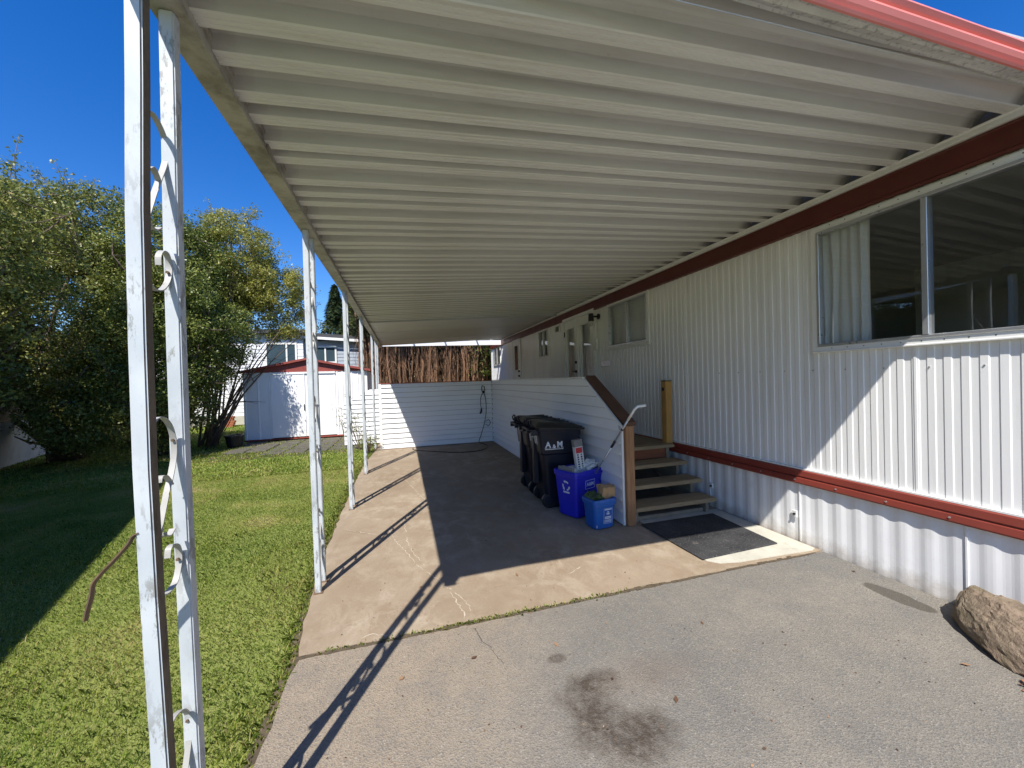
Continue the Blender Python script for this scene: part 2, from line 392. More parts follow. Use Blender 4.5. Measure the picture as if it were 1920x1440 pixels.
# carport slab with a ragged lawn edge
edge = [(-.60,2.365),(-.615,2.45),(-.64,2.6),(-.655,2.8),(-.665,3.0),(-.69,3.3),(-.705,3.55),(-.725,4.1),(-.735,4.9),(-.745,5.8),(-.75,6.8),(-.72,8.0),(-.66,8.8),(-.62,9.3),(-.62,14.6)]
pts = []
for (x0,y0),(x1,y1) in zip(edge[:-1], edge[1:]):
    n = max(1, int((y1-y0)/.09))
    for i in range(n):
        t = i/n; pts.append((x0+(x1-x0)*t+random.uniform(-.012,.012), y0+(y1-y0)*t))
pts.append(edge[-1])
front = [(x, 2.365+random.uniform(-.010,.010)) for x in np.arange(3.25, -.55, -.12)]
poly = [(XW-.002, 14.6, 0), (XW-.002, 2.36, 0)] + [(x,y,0) for x,y in front] + [(x,y,0) for x,y in pts]
slab = MB().prism(poly, (0,0,-.12)).build('concrete_slab', 'slab'); structure(slab)
# drive
dl = [(-.60,2.345),(-.615,2.15),(-.605,2.0),(-.625,1.75),(-.66,1.4),(-.72,1.0),(-.8,.4),(-.85,-.6),(-.9,-8)]
pl = []
for (x0,y0),(x1,y1) in zip(dl[:-1], dl[1:]):
    n = max(1, int((y0-y1)/.08))
    if y1 < -1: n = 20
    for i in range(n):
        t = i/n; pl.append((x0+(x1-x0)*t+random.uniform(-.012,.012), y0+(y1-y0)*t))
pl.append(dl[-1])
poly = [(x,y,-.006) for x,y in pl] + [(2.3,-8,-.006),(2.35,-.5,-.006),(2.45,.5,-.006),(2.55,.95,-.006),(2.72,1.05,-.006),(2.95,1.05,-.006),(XW-.002,1.05,-.006)] + [(XW-.002,2.34,-.006)] + [(x, 2.345+random.uniform(-.008,.008), -.006) for x in np.arange(3.2,-.5,-.1)]
structure(MB().prism(poly, (0,0,-.1)).build('driveway', 'asphalt'))
# pale pad round the door mat
pad = [(2.29,2.52),(2.36,2.45),(2.52,2.415),(2.75,2.405),(3.24,2.38),(3.29,2.40),(3.29,3.45),(2.30,3.45),(2.30,3.0)]
structure(MB().prism([(x,y,.005) for x,y in pad], (0,0,-.02)).build('concrete_pad', 'pale_concrete'))
# soil in the joint between drive and slab
soil = pm('joint_soil', (.10,.075,.045), .95, .4, 20, .6, 90)
MAT['soil'] = soil
b = MB(); xs = np.arange(-.62, 3.2, .05)
for x in xs:
    h = .012+random.uniform(-.004,.006)
    b.box(x, x+.05, 2.355-h, 2.355+h, -.05, -.001+random.uniform(-.003,.003))
structure(b.build('joint_strip', 'soil'))
# bare soil seam between lawn and paving
b = MB()
for (x, y) in pts[::2] + pl[:40]:
    b.box(x-.045, x+.01, y-.08, y+.09, -.06, -.018+random.uniform(-.006,.004))
structure(b.build('soil_edge', 'soil'))

# ---------------------------------------------------------------- mobile home
home = thing('mobile_home', (XW+1.8, 5.5, 0), 'long white ribbed metal mobile home with red trim bands under the carport', 'mobile home')
Y0H, Y1H = -4.0, 14.45
ZT, ZL, ZF, ZG = .64, .52, 2.843, 2.685
openings = [(.15,2.345,1.69,2.625), (4.63,5.65,1.985,2.655), (6.16,7.44,.64,2.70), (8.40,9.02,2.03,2.65), (13.0,14.03,2.06,2.69)]
def profile(y0, y1):
    ys = [y0]; p = .08
    k = math.floor(y0/p)-1
    while k*p < y1+p:
        for d in (0, .034, .040, .074):
            y = k*p+d
            if y0+1e-4 < y < y1-1e-4: ys.append(y)
        k += 1
    ys.append(y1); out = []
    for y in ys:
        t = (y/p % 1)*p
        if t < .034-1e-6 or abs(t-p) < 1e-6: x = 0 if t > 1e-6 and abs(t-p) > 1e-6 else 0
        x = 0 if t <= .034+1e-6 else (-.0042 if .040-1e-6 <= t <= .074+1e-6 else -.0021)
        out.append((y, x))
    return out
def wall_panel(y0, y1, z0, z1):
    pr = profile(y0, y1); b = MB(); n = len(pr)
    b.add([(XW+.012+x, y, z) for z in (z0, z1) for y, x in pr], [(i, i+1, n+i+1, n+i) for i in range(n-1)])
    o = b.build('siding_panel', 'white_metal', home); return o
cuts = set([Y0H, Y1H])
y = Y0H
while y < Y1H: cuts.add(round(y, 3)); y += .4
for o in openings: cuts.add(o[0]); cuts.add(o[1])
cuts = sorted(cuts); cl = [cuts[0]]
ope = set(v for o in openings for v in o[:2])
for c in cuts[1:]:
    if c-cl[-1] < .12:
        if c in ope: 
            if cl[-1] in ope: cl.append(c)
            else: cl[-1] = c
        continue
    cl.append(c)
for a, c in zip(cl[:-1], cl[1:]):
    mid = (a+c)/2; op = next((o for o in openings if o[0]-1e-3 < mid < o[1]+1e-3), None)
    if op:
        if op[2] > ZT+.05: wall_panel(a, c, ZT-.02, op[2])
        wall_panel(a, c, op[3], ZG+.03)
    else: wall_panel(a, c, ZT-.02, ZG+.03)
# lapped seams every few panels
for ys in (1.735, 3.91, 5.98, 8.15, 9.9, 11.9):
    zlo = ZT-.01; zhi = 1.66 if ys < 2.3 else ZG
    MB().box(XW+.004, XW+.010, ys-.007, ys+.007, zlo, zhi).build('seam_strip', 'white_metal', home)
# skirting: sine corrugated sheets about a metre wide
def skirt_panel(y0, y1, off=0):
    b = MB(); ys = np.linspace(y0, y1, int((y1-y0)/.0113)); pr = []
    for y in ys:
        ph = (y/.137)*2*math.pi; s = math.sin(ph); s = max(-1, min(1, s*1.35))
        e = min(1, (y-y0)/.05, (y1-y)/.05)
        pr.append((y, XW+.004+off-.0032*s*e))
    n = len(pr); b.add([(x, y, z) for z in (-.03, ZL+.05) for y, x in pr], [(i, i+1, n+i+1, n+i) for i in range(n-1)])
    b.build('skirting_sheet', 'skirt_metal', home, smooth=False)
ysk = [-4.0, -2.6, -1.55, -.5, .5, 1.50, 2.535, 3.56, 4.6, 5.65, 6.7, 7.75, 8.8, 9.85, 10.9, 11.95, 13.0, 14.4]
for i, (a, c) in enumerate(zip(ysk[:-1], ysk[1:])): skirt_panel(a+.004, c-.004, .002*(i % 2))
for ys in ysk[1:-1]: MB().box(XW-.004, XW+.012, ys-.005, ys+.005, .004, ZL+.04).build('skirting_seam', 'skirt_metal', home)
# red band: lower lip, groove, upper lip
band = [(XW+.02,ZL),(XW-.030,ZL),(XW-.034,ZL+.010),(XW-.030,ZL+.05),(XW-.018,ZL+.056),(XW-.018,ZL+.062),(XW-.028,ZL+.068),(XW-.026,ZT-.006),(XW-.014,ZT),(XW+.02,ZT)]
MB().prism([(x, Y0H, z) for x, z in band], (0, Y1H-Y0H, 0)).build('belt_band', 'red_metal', home)
MB().box(XW-.014, XW+.010, Y0H, Y1H, ZT+.002, ZT+.014).build('band_flashing', 'trim_white', home)
fas = [(XW+.02,ZG),(XW-.030,ZG),(XW-.034,ZG+.012),(XW-.026,ZG+.022),(XW-.026,ZF-.012),(XW-.034,ZF-.004),(XW-.030,ZF),(XW+.02,ZF)]
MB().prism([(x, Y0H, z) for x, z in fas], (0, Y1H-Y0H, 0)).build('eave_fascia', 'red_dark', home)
# shell: roof, floor, back and end walls
MB().box(XW-.01, XW+3.7, Y0H-.05, Y1H+.1, 3.02, 3.10).build('roof', 'trim_white', home)
MB().box(XW-.004, XW+.018, Y0H, .985, ZF+.002, 3.018).build('upper_trim', 'trim_white', home)
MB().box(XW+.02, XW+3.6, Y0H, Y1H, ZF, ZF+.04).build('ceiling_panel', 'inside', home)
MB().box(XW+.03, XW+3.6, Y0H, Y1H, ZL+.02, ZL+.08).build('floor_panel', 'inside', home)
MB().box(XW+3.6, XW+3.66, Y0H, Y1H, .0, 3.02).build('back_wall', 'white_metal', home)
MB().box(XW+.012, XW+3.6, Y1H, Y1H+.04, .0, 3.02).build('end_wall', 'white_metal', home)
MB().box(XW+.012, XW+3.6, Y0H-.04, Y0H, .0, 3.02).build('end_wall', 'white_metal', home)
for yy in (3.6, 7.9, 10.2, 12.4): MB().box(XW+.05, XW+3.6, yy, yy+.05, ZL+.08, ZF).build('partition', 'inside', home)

def window(y0, y1, z0, z1, mull, fr=.045, name='window', slider=None):
    """frame (with flange), mullion(s), panes, sill"""
    g = MB()
    for a, c, d, e in ((y0-fr, y1+fr, z1, z1+fr), (y0-fr, y1+fr, z0-fr, z0), (y0-fr, y0, z0, z1), (y1, y1+fr, z0, z1)):
        g.box(XW-.012, XW+.008, a, c, d, e)
    f = g.build(name, 'trim_white', home)
    g = MB(); t = .022
    for a, c, d, e in ((y0, y1, z1-t, z1), (y0, y1, z0, z0+t), (y0, y0+t, z0+t, z1-t), (y1-t, y1, z0+t, z1-t)):
        g.box(XW-.020, XW+.035, a, c, d, e)
    g.build('frame', 'alu', f, bevel=.003)
    ms = sorted(mull); bnd = [y0+t] + ms + [y1-t]
    for m in ms:
        MB().box(XW-.023, XW+.036, m-.017, m+.017, z0+t+.001, z1-t-.001).build('mullion', 'alu', f, bevel=.003)
    for i, (a, c) in enumerate(zip(bnd[:-1], bnd[1:])):
        xx = XW+.008+.012*(i % 2)
        MB().add([(xx,a+.008,z0+t),(xx,c-.008,z0+t),(xx,c-.008,z1-t),(xx,a+.008,z1-t)], [(0,1,2,3)]).build('pane', 'glass', f)
    MB().box(XW-.022, XW-.0125, y0-fr, y1+fr, z0-fr-.004, z0-fr+.010).build('sill', 'trim_white', f, bevel=.003)
    # flange screws
    g = MB()
    for yy in np.arange(y0, y1, .11):
        g.box(XW-.0135, XW-.0115, yy-.003, yy+.003, z1+fr*.55, z1+fr*.55+.006); g.box(XW-.0135, XW-.0115, yy-.003, yy+.003, z0-fr*.45, z0-fr*.45+.006)
    g.build('screw_row', 'dark_metal', f)['kind'] = 'stuff'
    return f
window(.15, 2.345, 1.69, 2.625, [1.665])
window(4.63, 5.65, 1.985, 2.655, [5.12])
window(8.40, 9.02, 2.03, 2.65, [8.72], fr=.03)
window(13.0, 14.03, 2.06, 2.69, [13.5], fr=.03)

# french doors
dj = MB()
for a, c, d, e in ((6.12, 6.17, .64, 2.72), (7.43, 7.49, .64, 2.72), (6.17, 7.43, 2.66, 2.72), (6.785, 6.835, .66, 2.66)):
    dj.box(XW-.035, XW+.05, a, c, d, e)
fd = dj.build('door_frame', 'trim_white', home, bevel=.003)
for (a, c, hs_) in ((6.17, 6.785, 1), (6.835, 7.43, 0)):
    q = MB(); g0, g1, z0, z1 = a+.11, c-.11, .92, 2.50
    for e, f_, d, h in ((a+.003, c-.003, .66, z0), (a+.003, c-.003, z1, 2.655), (a+.003, g0, z0, z1), (g1, c-.003, z0, z1)):
        q.box(XW-.012, XW+.03, e, f_, d, h)
    dr = q.build('door', 'trim_white', home)
    q = MB()
    for e, f_, d, h in ((g0-.012, g1+.012, z0-.012, z0+.012), (g0-.012, g1+.012, z1-.012, z1+.012), (g0-.012, g0+.012, z0+.012, z1-.012), (g1-.012, g1+.012, z0+.012, z1-.012)):
        q.box(XW-.022, XW-.0125, e, f_, d, h)
    q.build('glazing_bead', 'trim_white', dr, bevel=.002)
    MB().add([(XW+.008,g0,z0),(XW+.008,g1,z0),(XW+.008,g1,z1),(XW+.008,g0,z1)], [(0,1,2,3)]).build('pane', 'glass', dr)
    if not hs_:
        for zz in (1.62, 1.80):
            MB().tube([(XW-.05, a+.05, zz), (XW-.011, a+.05, zz)], .026, 12).build('door_knob', 'dark_metal', dr, smooth=True)
        MB().box(XW-.065, XW-.05, a+.03, a+.15, 1.608, 1.63).build('lever', 'dark_metal', dr, bevel=.004)
        for zz in (1.2, 2.35): MB().box(XW-.03, XW-.0125, c-.02, c+.012, zz, zz+.10).build('hinge', 'dark_metal', dr)
# plain side door further on
q = MB()
for a, c, d, e in ((10.58, 10.63, .64, 2.70), (11.36, 11.41, .64, 2.70), (10.63, 11.36, 2.65, 2.70)): q.box(XW-.025, XW+.01, a, c, d, e)
fr2 = q.build('door_frame', 'trim_white', home, bevel=.003)
d2 = MB().box(XW-.016, XW-.0045, 10.635, 11.355, .65, 2.645).build('door', 'trim_white', home)
dw = MB()
for a, c, d, e in ((10.78, 11.18, 2.50, 2.53), (10.78, 11.18, 1.75, 1.78), (10.78, 10.81, 1.78, 2.50), (11.15, 11.18, 1.78, 2.50)): dw.box(XW-.026, XW-.0165, a, c, d, e)
dw.build('glazing_bead', 'trim_white', d2)
MB().box(XW-.022, XW-.0165, 10.81, 11.15, 1.78, 2.50).build('pane', pm('dark_pane', (.015,.017,.017), .05, .1, 2), d2)
for zz in (1.60, 1.74): MB().tube([(XW-.06, 10.70, zz), (XW-.0165, 10.70, zz)], .028, 10).build('door_knob', 'dark_metal', d2, smooth=True)
# exhaust vent grille, number plate, conduit
vt = MB()
vt.box(XW-.02, XW+.002, 7.70, 7.93, 2.50, 2.52); vt.box(XW-.02, XW+.002, 7.70, 7.93, 2.63, 2.65); vt.box(XW-.02, XW+.002, 7.70, 7.72, 2.52, 2.63); vt.box(XW-.02, XW+.002, 7.91, 7.93, 2.52, 2.63)
v = vt.build('vent', 'trim_white', home)
for k in range(5): MB().add([(XW-.018,7.72,2.525+k*.021),(XW-.018,7.91,2.525+k*.021),(XW-.006,7.91,2.542+k*.021),(XW-.006,7.72,2.542+k*.021)], [(0,1,2,3)]).build('slat', 'dark_metal', v)
MB().box(XW-.014, XW-.0105, 5.62, 5.93, 1.68, 1.76).build('name_plate', 'alu', home, bevel=.002)
MB().tube([(XW-.025, 6.06, .70), (XW-.025, 6.06, 2.42), (XW-.025, 6.05, 2.48)], .011, 8).build('conduit', 'trim_white', home, smooth=True)
MB().box(XW-.05, XW-.012, 6.02, 6.10, 1.98, 2.16).build('conduit_box', 'trim_white', home, bevel=.004)
MB().box(XW-.055, XW-.012, 5.93, 5.99, 1.22, 1.32).build('outlet_cover', 'dark_metal', home, bevel=.005)
for (yy, zz) in ((2.57, .24), (3.52, .24)):
    o = MB().box(XW-.022, XW-.010, yy-.022, yy+.022, zz-.03, zz+.03).build('skirting_tag', 'trim_white', home, bevel=.003)
    MB().tube([(XW-.036, yy-.004, zz), (XW-.021, yy-.004, zz)], .010, 8).build('latch', 'dark_metal', o)
g = MB()
for yy in np.arange(.9, 3.4, .2475):
    g.tube([(XW+.003, yy+.02, 1.50), (XW+.010, yy+.02, 1.50)], .005, 8)
g.build('siding_screws', 'alu', home)
g = MB()
for yy in np.arange(.9, 4, .33): g.tube([(XW-.038, yy, ZL+.03), (XW-.028, yy, ZL+.03)], .006, 8)
g.build('band_screws', 'alu', home)

# curtains hanging inside the windows
def curtain(y0, y1, z0, z1, label, folds=7, amp=.02, group=None, x=None, col='curtain'):
    b = MB(); n = folds*8; pr = []
    for i in range(n+1):
        t = i/n; pr.append((x or XW+.075)+amp*math.sin(t*folds*2*math.pi)*(.6+.4*math.sin(t*9)))
    V = []; F = []; rows = 6
    for k in range(rows+1):
        tz = k/rows
        for i in range(n+1):
            t = i/n; V.append((pr[i]+.006*math.sin(5*tz+7*t), y0+(y1-y0)*t+.006*math.sin(tz*4+t*11), z0+(z1-z0)*tz))
    for k in range(rows):
        for i in range(n): F.append((k*(n+1)+i, k*(n+1)+i+1, (k+1)*(n+1)+i+1, (k+1)*(n+1)+i))
    b.add(V, F); o = b.build('curtain', col, smooth=True); tag(o, label, 'curtain', group); return o
MAT['curtain'] = m_leaf('curtain_cloth', [(0,(.86,.86,.85)), (1,(.86,.86,.86))], .8, .3)
curtain(2.02, 2.36, 1.66, 2.64, 'white curtain drawn to the far side of the wide window', 5, .022)
curtain(4.60, 5.68, 1.96, 2.68, 'pale curtain drawn across the window between wide window and glass doors', 4, .008)
curtain(6.2, 7.42, .70, 2.62, 'sheer grey curtain hanging behind the glass doors', 9, .012, x=XW+.08)
curtain(8.38, 8.70, 2.0, 2.66, 'pale curtain in the small window past the glass doors', 3, .01)

# ---------------------------------------------------------------- carport
port = thing('carport', (1.3, 6, 0), 'long white carport roof of ribbed metal pans with red front edge', 'carport')
PITCH_R = .1682; YR0 = 1.4685-2*.1682
X0R, X1R = XP+.035, XW-.035
# one pan, running along x; y=0 is its near edge
def pan_profile():
    P = PITCH_R; h = .062
    return [(0,h),(.018,h),(.021,h-.005),(.027,h-.005),(.030,h),(.062,h-.002),(.078,h-.014),(.092,h-.042),(.100,0.005),(.105,0),
            (.120,0),(.122,.003),(.126,.003),(.128,0),(.140,0),(.142,.003),(.146,.003),(.148,0),(P-.006,0),(P-.003,.003),(P-.001,h-.004),(P-.0005,h)]
def pan_mesh():
    pr = pan_profile(); n = len(pr); V = []; F = []
    xs = np.linspace(X0R, X1R, 14)
    for x in xs:
        for y, z in pr: V.append((x, y, roof_z(x)+z))
    for k in range(len(xs)-1):
        for i in range(n-1): F.append((k*n+i, (k+1)*n+i, (k+1)*n+i+1, k*n+i+1))
    me = bpy.data.meshes.new('roof_pan'); me.from_pydata(V, [], F); me.update(); me.materials.append(MAT['roof']); me.materials.append(MAT['roof_rib'])
    me.polygons.foreach_set('material_index', [1 if 8 <= (q % (n-1)) <= 18 else 0 for q in range(len(me.polygons))]); me.update(); return me
pme = pan_mesh()
NP = 39
for k in range(NP):
    o = bpy.data.objects.new('roof_pan', pme); COL.objects.link(o); o.parent = port
    o.matrix_parent_inverse = Matrix.Translation(-port.location)
    o.location = (0, YR0+k*PITCH_R, random.uniform(-.003, .003)-(.007 if k == 3 else 0)); o.rotation_euler = (random.uniform(-.012,.012), random.uniform(-.0012,.0012), random.uniform(-.0006,.0006))
YE = YR0+NP*PITCH_R
# weather skin over the pans
def sheet(name, y0, y1, dz, th, mat, parent, x0=XP-.03, x1=XW+.02):
    return MB().prism([(x0,y0,roof_z(x0)+dz),(x1,y0,roof_z(x1)+dz),(x1,y1,roof_z(x1)+dz),(x0,y1,roof_z(x0)+dz)], (0,0,th)).build(name, mat, parent)
sheet('roof_skin', 1.0, YE+.02, .062, .012, 'roof', port, XP+.0, XW-.02)
# plain back section, a little lower, with a drop edge
sheet('drop_edge', YE+.024, YE+.06, -.03, .07, 'roof', port, X0R, X1R)
yy = YE+.062
for i in range(3):
    sheet('flat_panel', yy, yy+1.55, -.012-.004*i, .03, 'roof', port, X0R, X1R); yy += 1.555
YEND = yy
# white board beyond the far end, open gap in front of it
bm_ = MB().prism([(X0R, YEND+.30, 2.665),(X1R, YEND+.30, 2.70),(X1R, YEND+.30, 2.86),(X0R, YEND+.30, 2.80)], (0,.03,0)).build('end_board', 'trim_white', port)
for xx in (.35, 1.35, 2.4):
    MB().box(xx, xx+.04, YEND-.02, YEND+.298, roof_z(xx)+.03, roof_z(xx)+.06).build('end_bracket', 'beam', port)
# red front gutter: level, with rolled profile; pale soffit strip behind
gz0, gz1 = 2.776, 2.882
gp = [(1.0,gz0),(.992,gz0),(.986,gz0+.008),(.992,gz0+.016),(.982,gz0+.028),(.974,gz0+.045),(.980,gz0+.060),(.990,gz0+.066),(.980,gz0+.074),(.970,gz0+.088),(.976,gz1-.004),(.990,gz1),(1.0,gz1)]
MB().prism([(XP-.05, y_, z_) for y_, z_ in gp], (XW+.08-XP+.05, 0, 0)).build('front_gutter', 'red_gutter', port)
MAT['soffit'] = pm('worn_soffit', (.56,.55,.52), .7, .12, 6, .35, 70, ((.26,.25,.23), 38, .52, .60, .75))
MB().prism([(X0R-.02,1.001,gz0+.010),(X1R+.05,1.001,gz0+.010),(X1R+.05,1.06,gz0+.034),(X0R-.02,1.06,gz0-.012)], (0,0,-.008)).build('front_soffit', 'soffit', port)
MB().prism([(X0R,1.062,roof_z(X0R)-.006),(X1R,1.062,gz0+.040),(X1R,YR0-.004,roof_z(X1R)+.0),(X0R,YR0-.004,roof_z(X0R)-.002)], (0,0,-.004)).build('edge_strip', 'roof', port)
# side beam: C channel with lips
bp = [(-.675,ZB),(-.585,ZB),(-.585,ZB+.016),(-.600,ZB+.016),(-.600,ZB+.085),(-.590,ZB+.09),(-.590,ZB+.105),(-.675,ZB+.105)]
MB().prism([(x, .99, z) for x, z in bp], (0, YEND-.99+.3, 0)).build('side_beam', 'beam', port)
for ys in (2.15, 3.95, 5.85, 7.7): MB().box(-.598, -.5905, ys-.03, ys+.03, ZB+.018, ZB+.086).build('beam_splice', 'beam', port)
# ledger strip on the house
lz = roof_z(X1R)
lp = [(XW-.012,ZF+.004),(XW-.055,ZF+.004),(XW-.058,ZF+.012),(XW-.058,lz-.008),(XW-.075,lz-.004),(XW-.075,lz),(XW-.012,lz)]
MB().prism([(x, .99, z) for x, z in lp], (0, YEND-.99, 0)).build('ledger', 'trim_white', port)
MB().box(XW+.0, XW+.02, 1.0, YEND, ZF+.01, lz+.08).build('closure_strip', 'dark_metal', port)

# ---------------------------------------------------------------- scrollwork posts
LEG = .038; YA, YB = 1.19, 1.36; XL0 = -.662
def scroll_px(pl): return [at_x(px, py, XL0+LEG/2) for px, py in pl]
def smooth_path(pts, n=6):
    out = []; P = [Vector(p) for p in pts]
    for i in range(len(P)-1):
        p0, p1, p2, p3 = P[max(i-1,0)], P[i], P[i+1], P[min(i+2,len(P)-1)]
        for k in range(n):
            t = k/n; out.append(.5*((2*p1)+(p2-p0)*t+(2*p0-5*p1+4*p2-p3)*t*t+(3*p1-p0-3*p2+p3)*t**3))
    out.append(P[-1]); return out
SCR = [[(277,207),(290,214),(305,240),(315,268),(317,287),(312,312),(303,337),(293,366),(285,392),(279,410)],
       [(279,408),(284,420),(289,428),(297,431),(303,427)],
       [(283,316),(290,314),(296,325),(301,338)],
       [(302,497),(302,480),(308,471),(316,476),(321,490),(322,507),(319,526),(312,539),(303,545),(292,542),(284,533)],
       [(288,797),(298,784),(311,784),(322,797),(328,815),(331,835),(330,860),(325,890),(318,920),(312,950),(307,975),(302,1005),(300,1030)],
       [(303,905),(305,894),(313,892),(320,899),(325,908)],
       [(312,998),(313,1004),(320,1004),(325,997),(328,991)],
       [(319,1046),(321,1028),(330,1020),(338,1025),(341,1045),(338,1070),(333,1090),(325,1103),(315,1113),(304,1117)],
       [(320,1368),(328,1346),(345,1330),(355,1336),(359,1352),(358,1390),(354,1425),(350,1460)]]
def make_post(label, group, bent):
    t = thing('scroll_post', (XL0+LEG/2, (YA+YB+LEG)/2, 0), label, 'post', group)
    for y_ in (YA, YB):
        # slightly bowed legs
        rings = []
        for k in range(9):
            z = -.02+(ZB-.001+.02)*k/8
            dx = float(np.interp(z, [0,.47,1.18,1.85,2.55], [.020,.012,-.003,.001,.024] if y_ == YA else [.004,.0,-.006,-.003,.010])) if bent else -.004*math.sin(math.pi*k/8)
            rings.append([(XL0+dx,y_,z),(XL0+LEG+dx,y_,z),(XL0+LEG+dx,y_+LEG,z),(XL0+dx,y_+LEG,z)])
        lg = MB().loft(rings).build('leg', 'pole', t, bevel=.004, seg=2)
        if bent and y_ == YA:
            lg.data.materials.append(MAT['pole_brown'])
            lg.data.polygons.foreach_set('material_index', [1 if p.normal.x > .6 else 0 for p in lg.data.polygons])  # this leg is brown on its house-side face only
    for i, s in enumerate(SCR):
        p = [Vector(q) for q in scroll_px(s)]
        p = [Vector((XL0+LEG/2-.006, min(max(q.y, YA+LEG*.9), YB+LEG*.4), max(q.z, .03))) for q in p]
        MB().strip(smooth_path(p), (1,0,0), .015, .003).build('scroll', 'strap', t)
    for (px, py) in ((318,283),(319,511),(329,825),(338,1048),(356,1350)):
        q = at_x(px, py, XL0+LEG/2); yc = min(max(q.y, YA+LEG*.9), YB+LEG*.4)
        MB().tube([(XL0+LEG/2-.006, yc-.004, q.z), (XL0+LEG/2-.006, yc+.003, q.z)], .0042, 8).build('rivet', 'rust', t)
    # foot scroll (bottom of the pattern, low on the post)
    zf = .30; pth = [(XL0+LEG/2-.006, YA+LEG+.005, zf), (XL0+LEG/2-.006, YA+LEG+.06, zf+.06), (XL0+LEG/2-.006, YB-.03, zf+.02), (XL0+LEG/2-.006, YB-.02, zf-.08), (XL0+LEG/2-.006, YA+LEG+.05, zf-.16), (XL0+LEG/2-.006, YA+LEG+.01, zf-.2)]
    MB().strip(smooth_path(pth), (1,0,0), .015, .003).build('scroll', 'strap', t)
    for y_ in (YA, YB): MB().box(XL0-.012, XL0+LEG+.012, y_-.012, y_+LEG+.012, -.012, .006).build('foot_plate', 'rust', t)
    return t
p1 = make_post('flaking white scrollwork post with a torn strap hanging off it', 'scrollwork posts along the lawn edge', True)
sp = [at_y(px, py, 1.20) for px, py in [(262,1000),(250,1006),(240,1022),(215,1050),(190,1076),(175,1096),(171,1120),(164,1145),(160,1165)]]
MB().strip(smooth_path(sp), (.25,-.9,.35), .028, .003).build('torn_strap', 'rust', p1)
post_lab = ['white scrollwork post standing next after the one with the torn strap', 'white scrollwork post, third along the slab edge from the drive', 'white scrollwork post beside the dark plant, fourth from the drive',
            'white scrollwork post at the lit corner of the screen wall', 'white scrollwork post just behind the white screen wall', 'white scrollwork post under the far end of the carport']
src = make_post(post_lab[0], 'scrollwork posts along the lawn edge', False)
cy = (YA+YB+LEG)/2
src.location = (src.location.x+.008, cy+3.035-YA, 0)
for lab, (dx, y_) in zip(post_lab[1:], ((-.004, 4.93), (-.004, 6.78), (-.02, 9.30), (-.02, 10.55), (-.02, 11.25))):
    copy_tree(src, (src.location.x+dx, cy+y_-YA, 0), lab)

# ================================================================== PORCH AND WALLS
BH = .1095
def lap_board(name, a, bq, z0, z1, axis, base, parent, cut=None, mat='vinyl'):
    """one lap board: wedge, proud at its lower edge. axis 'x' -> face looks to -x and board runs in y"""
    lo, hi = .024, .002
    def P(s, z, d): return (base-d, s, z) if axis == 'x' else (s, base-d, z)
    a0, a1 = (cut(z0), cut(z1)) if cut else (a, a)
    ring = lambda s0, s1: None
    V = [P(a0,z0,lo),P(bq,z0,lo),P(bq,z1,hi),P(a1,z1,hi),P(a0,z0,-.0),P(bq,z0,-.0),P(bq,z1,-.0),P(a1,z1,-.0),P(a0,z0+.012,lo+.001),P(bq,z0+.012,lo+.001)]
    F = [(0,1,9,8),(8,9,2,3),(0,4,5,1),(4,7,6,5),(3,2,6,7),(0,8,3,7,4),(1,5,6,2,9)]
    return MB().add(V, F).build(name, mat, parent)
WT = 1.487
# half wall beside the stairs
XD = 2.10; YFW = 9.16
hw = thing('half_wall', (XD+.05, 6.2, 0), 'white lap-sided half wall with brown sloping rail beside the stairs', 'half wall')
def cut(z): return 3.40 if z <= 1.0 else 3.40+(z-1.0)*(4.16-3.40)/(WT-1.0)
k = 0; z = .012
while z < WT-.01:
    z1 = min(z+BH, WT-.004)
    if z < 1.0 < z1:
        lap_board('siding_board', 0, YFW-.02, z, z1, 'x', XD, hw, cut=lambda q: cut(q))
    else: lap_board('siding_board', 0, YFW-.02, z, z1, 'x', XD, hw, cut=cut)
    z = z1+.006; k += 1
core = [(XD+.001, 3.43, .004),(XD+.001, YFW, .004),(XD+.001, YFW, WT-.004),(XD+.001, 4.17, WT-.004),(XD+.001, 3.43, 1.012)]
MB().prism(core, (.088,0,0)).build('core', 'brown_rail', hw)
MB().box(XD-.020, XD+.004, 3.372, 3.398, .004, 1.0).build('corner_trim', 'trim_white', hw, bevel=.003)
sl_ = [(XD-.018, 3.385, 1.0), (XD-.018, 4.15, WT-.005)]
MB().prism([(XD-.020, 3.385,.985),(XD-.020,4.165,WT-.022),(XD-.020,4.165,WT+.0),(XD-.020,3.385,1.008)], (.022,0,0)).build('edge_trim', 'trim_white', hw)
MB().prism([(XD+.003, 3.345,1.000),(XD+.003,4.175,WT-.003),(XD+.003,4.155,WT+.035),(XD+.003,3.335,1.040)], (.125,0,0)).build('sloping_rail', 'brown_rail', hw, bevel=.005)
MB().box(XD-.022, XD+.10, 4.20, YFW+.03, WT, WT+.018).build('top_cap', 'trim_white', hw, bevel=.003)
MB().box(XD+.006, XD+.10, 3.335, 3.428, .004, 1.002).build('end_post', 'brown_post', hw, bevel=.005)
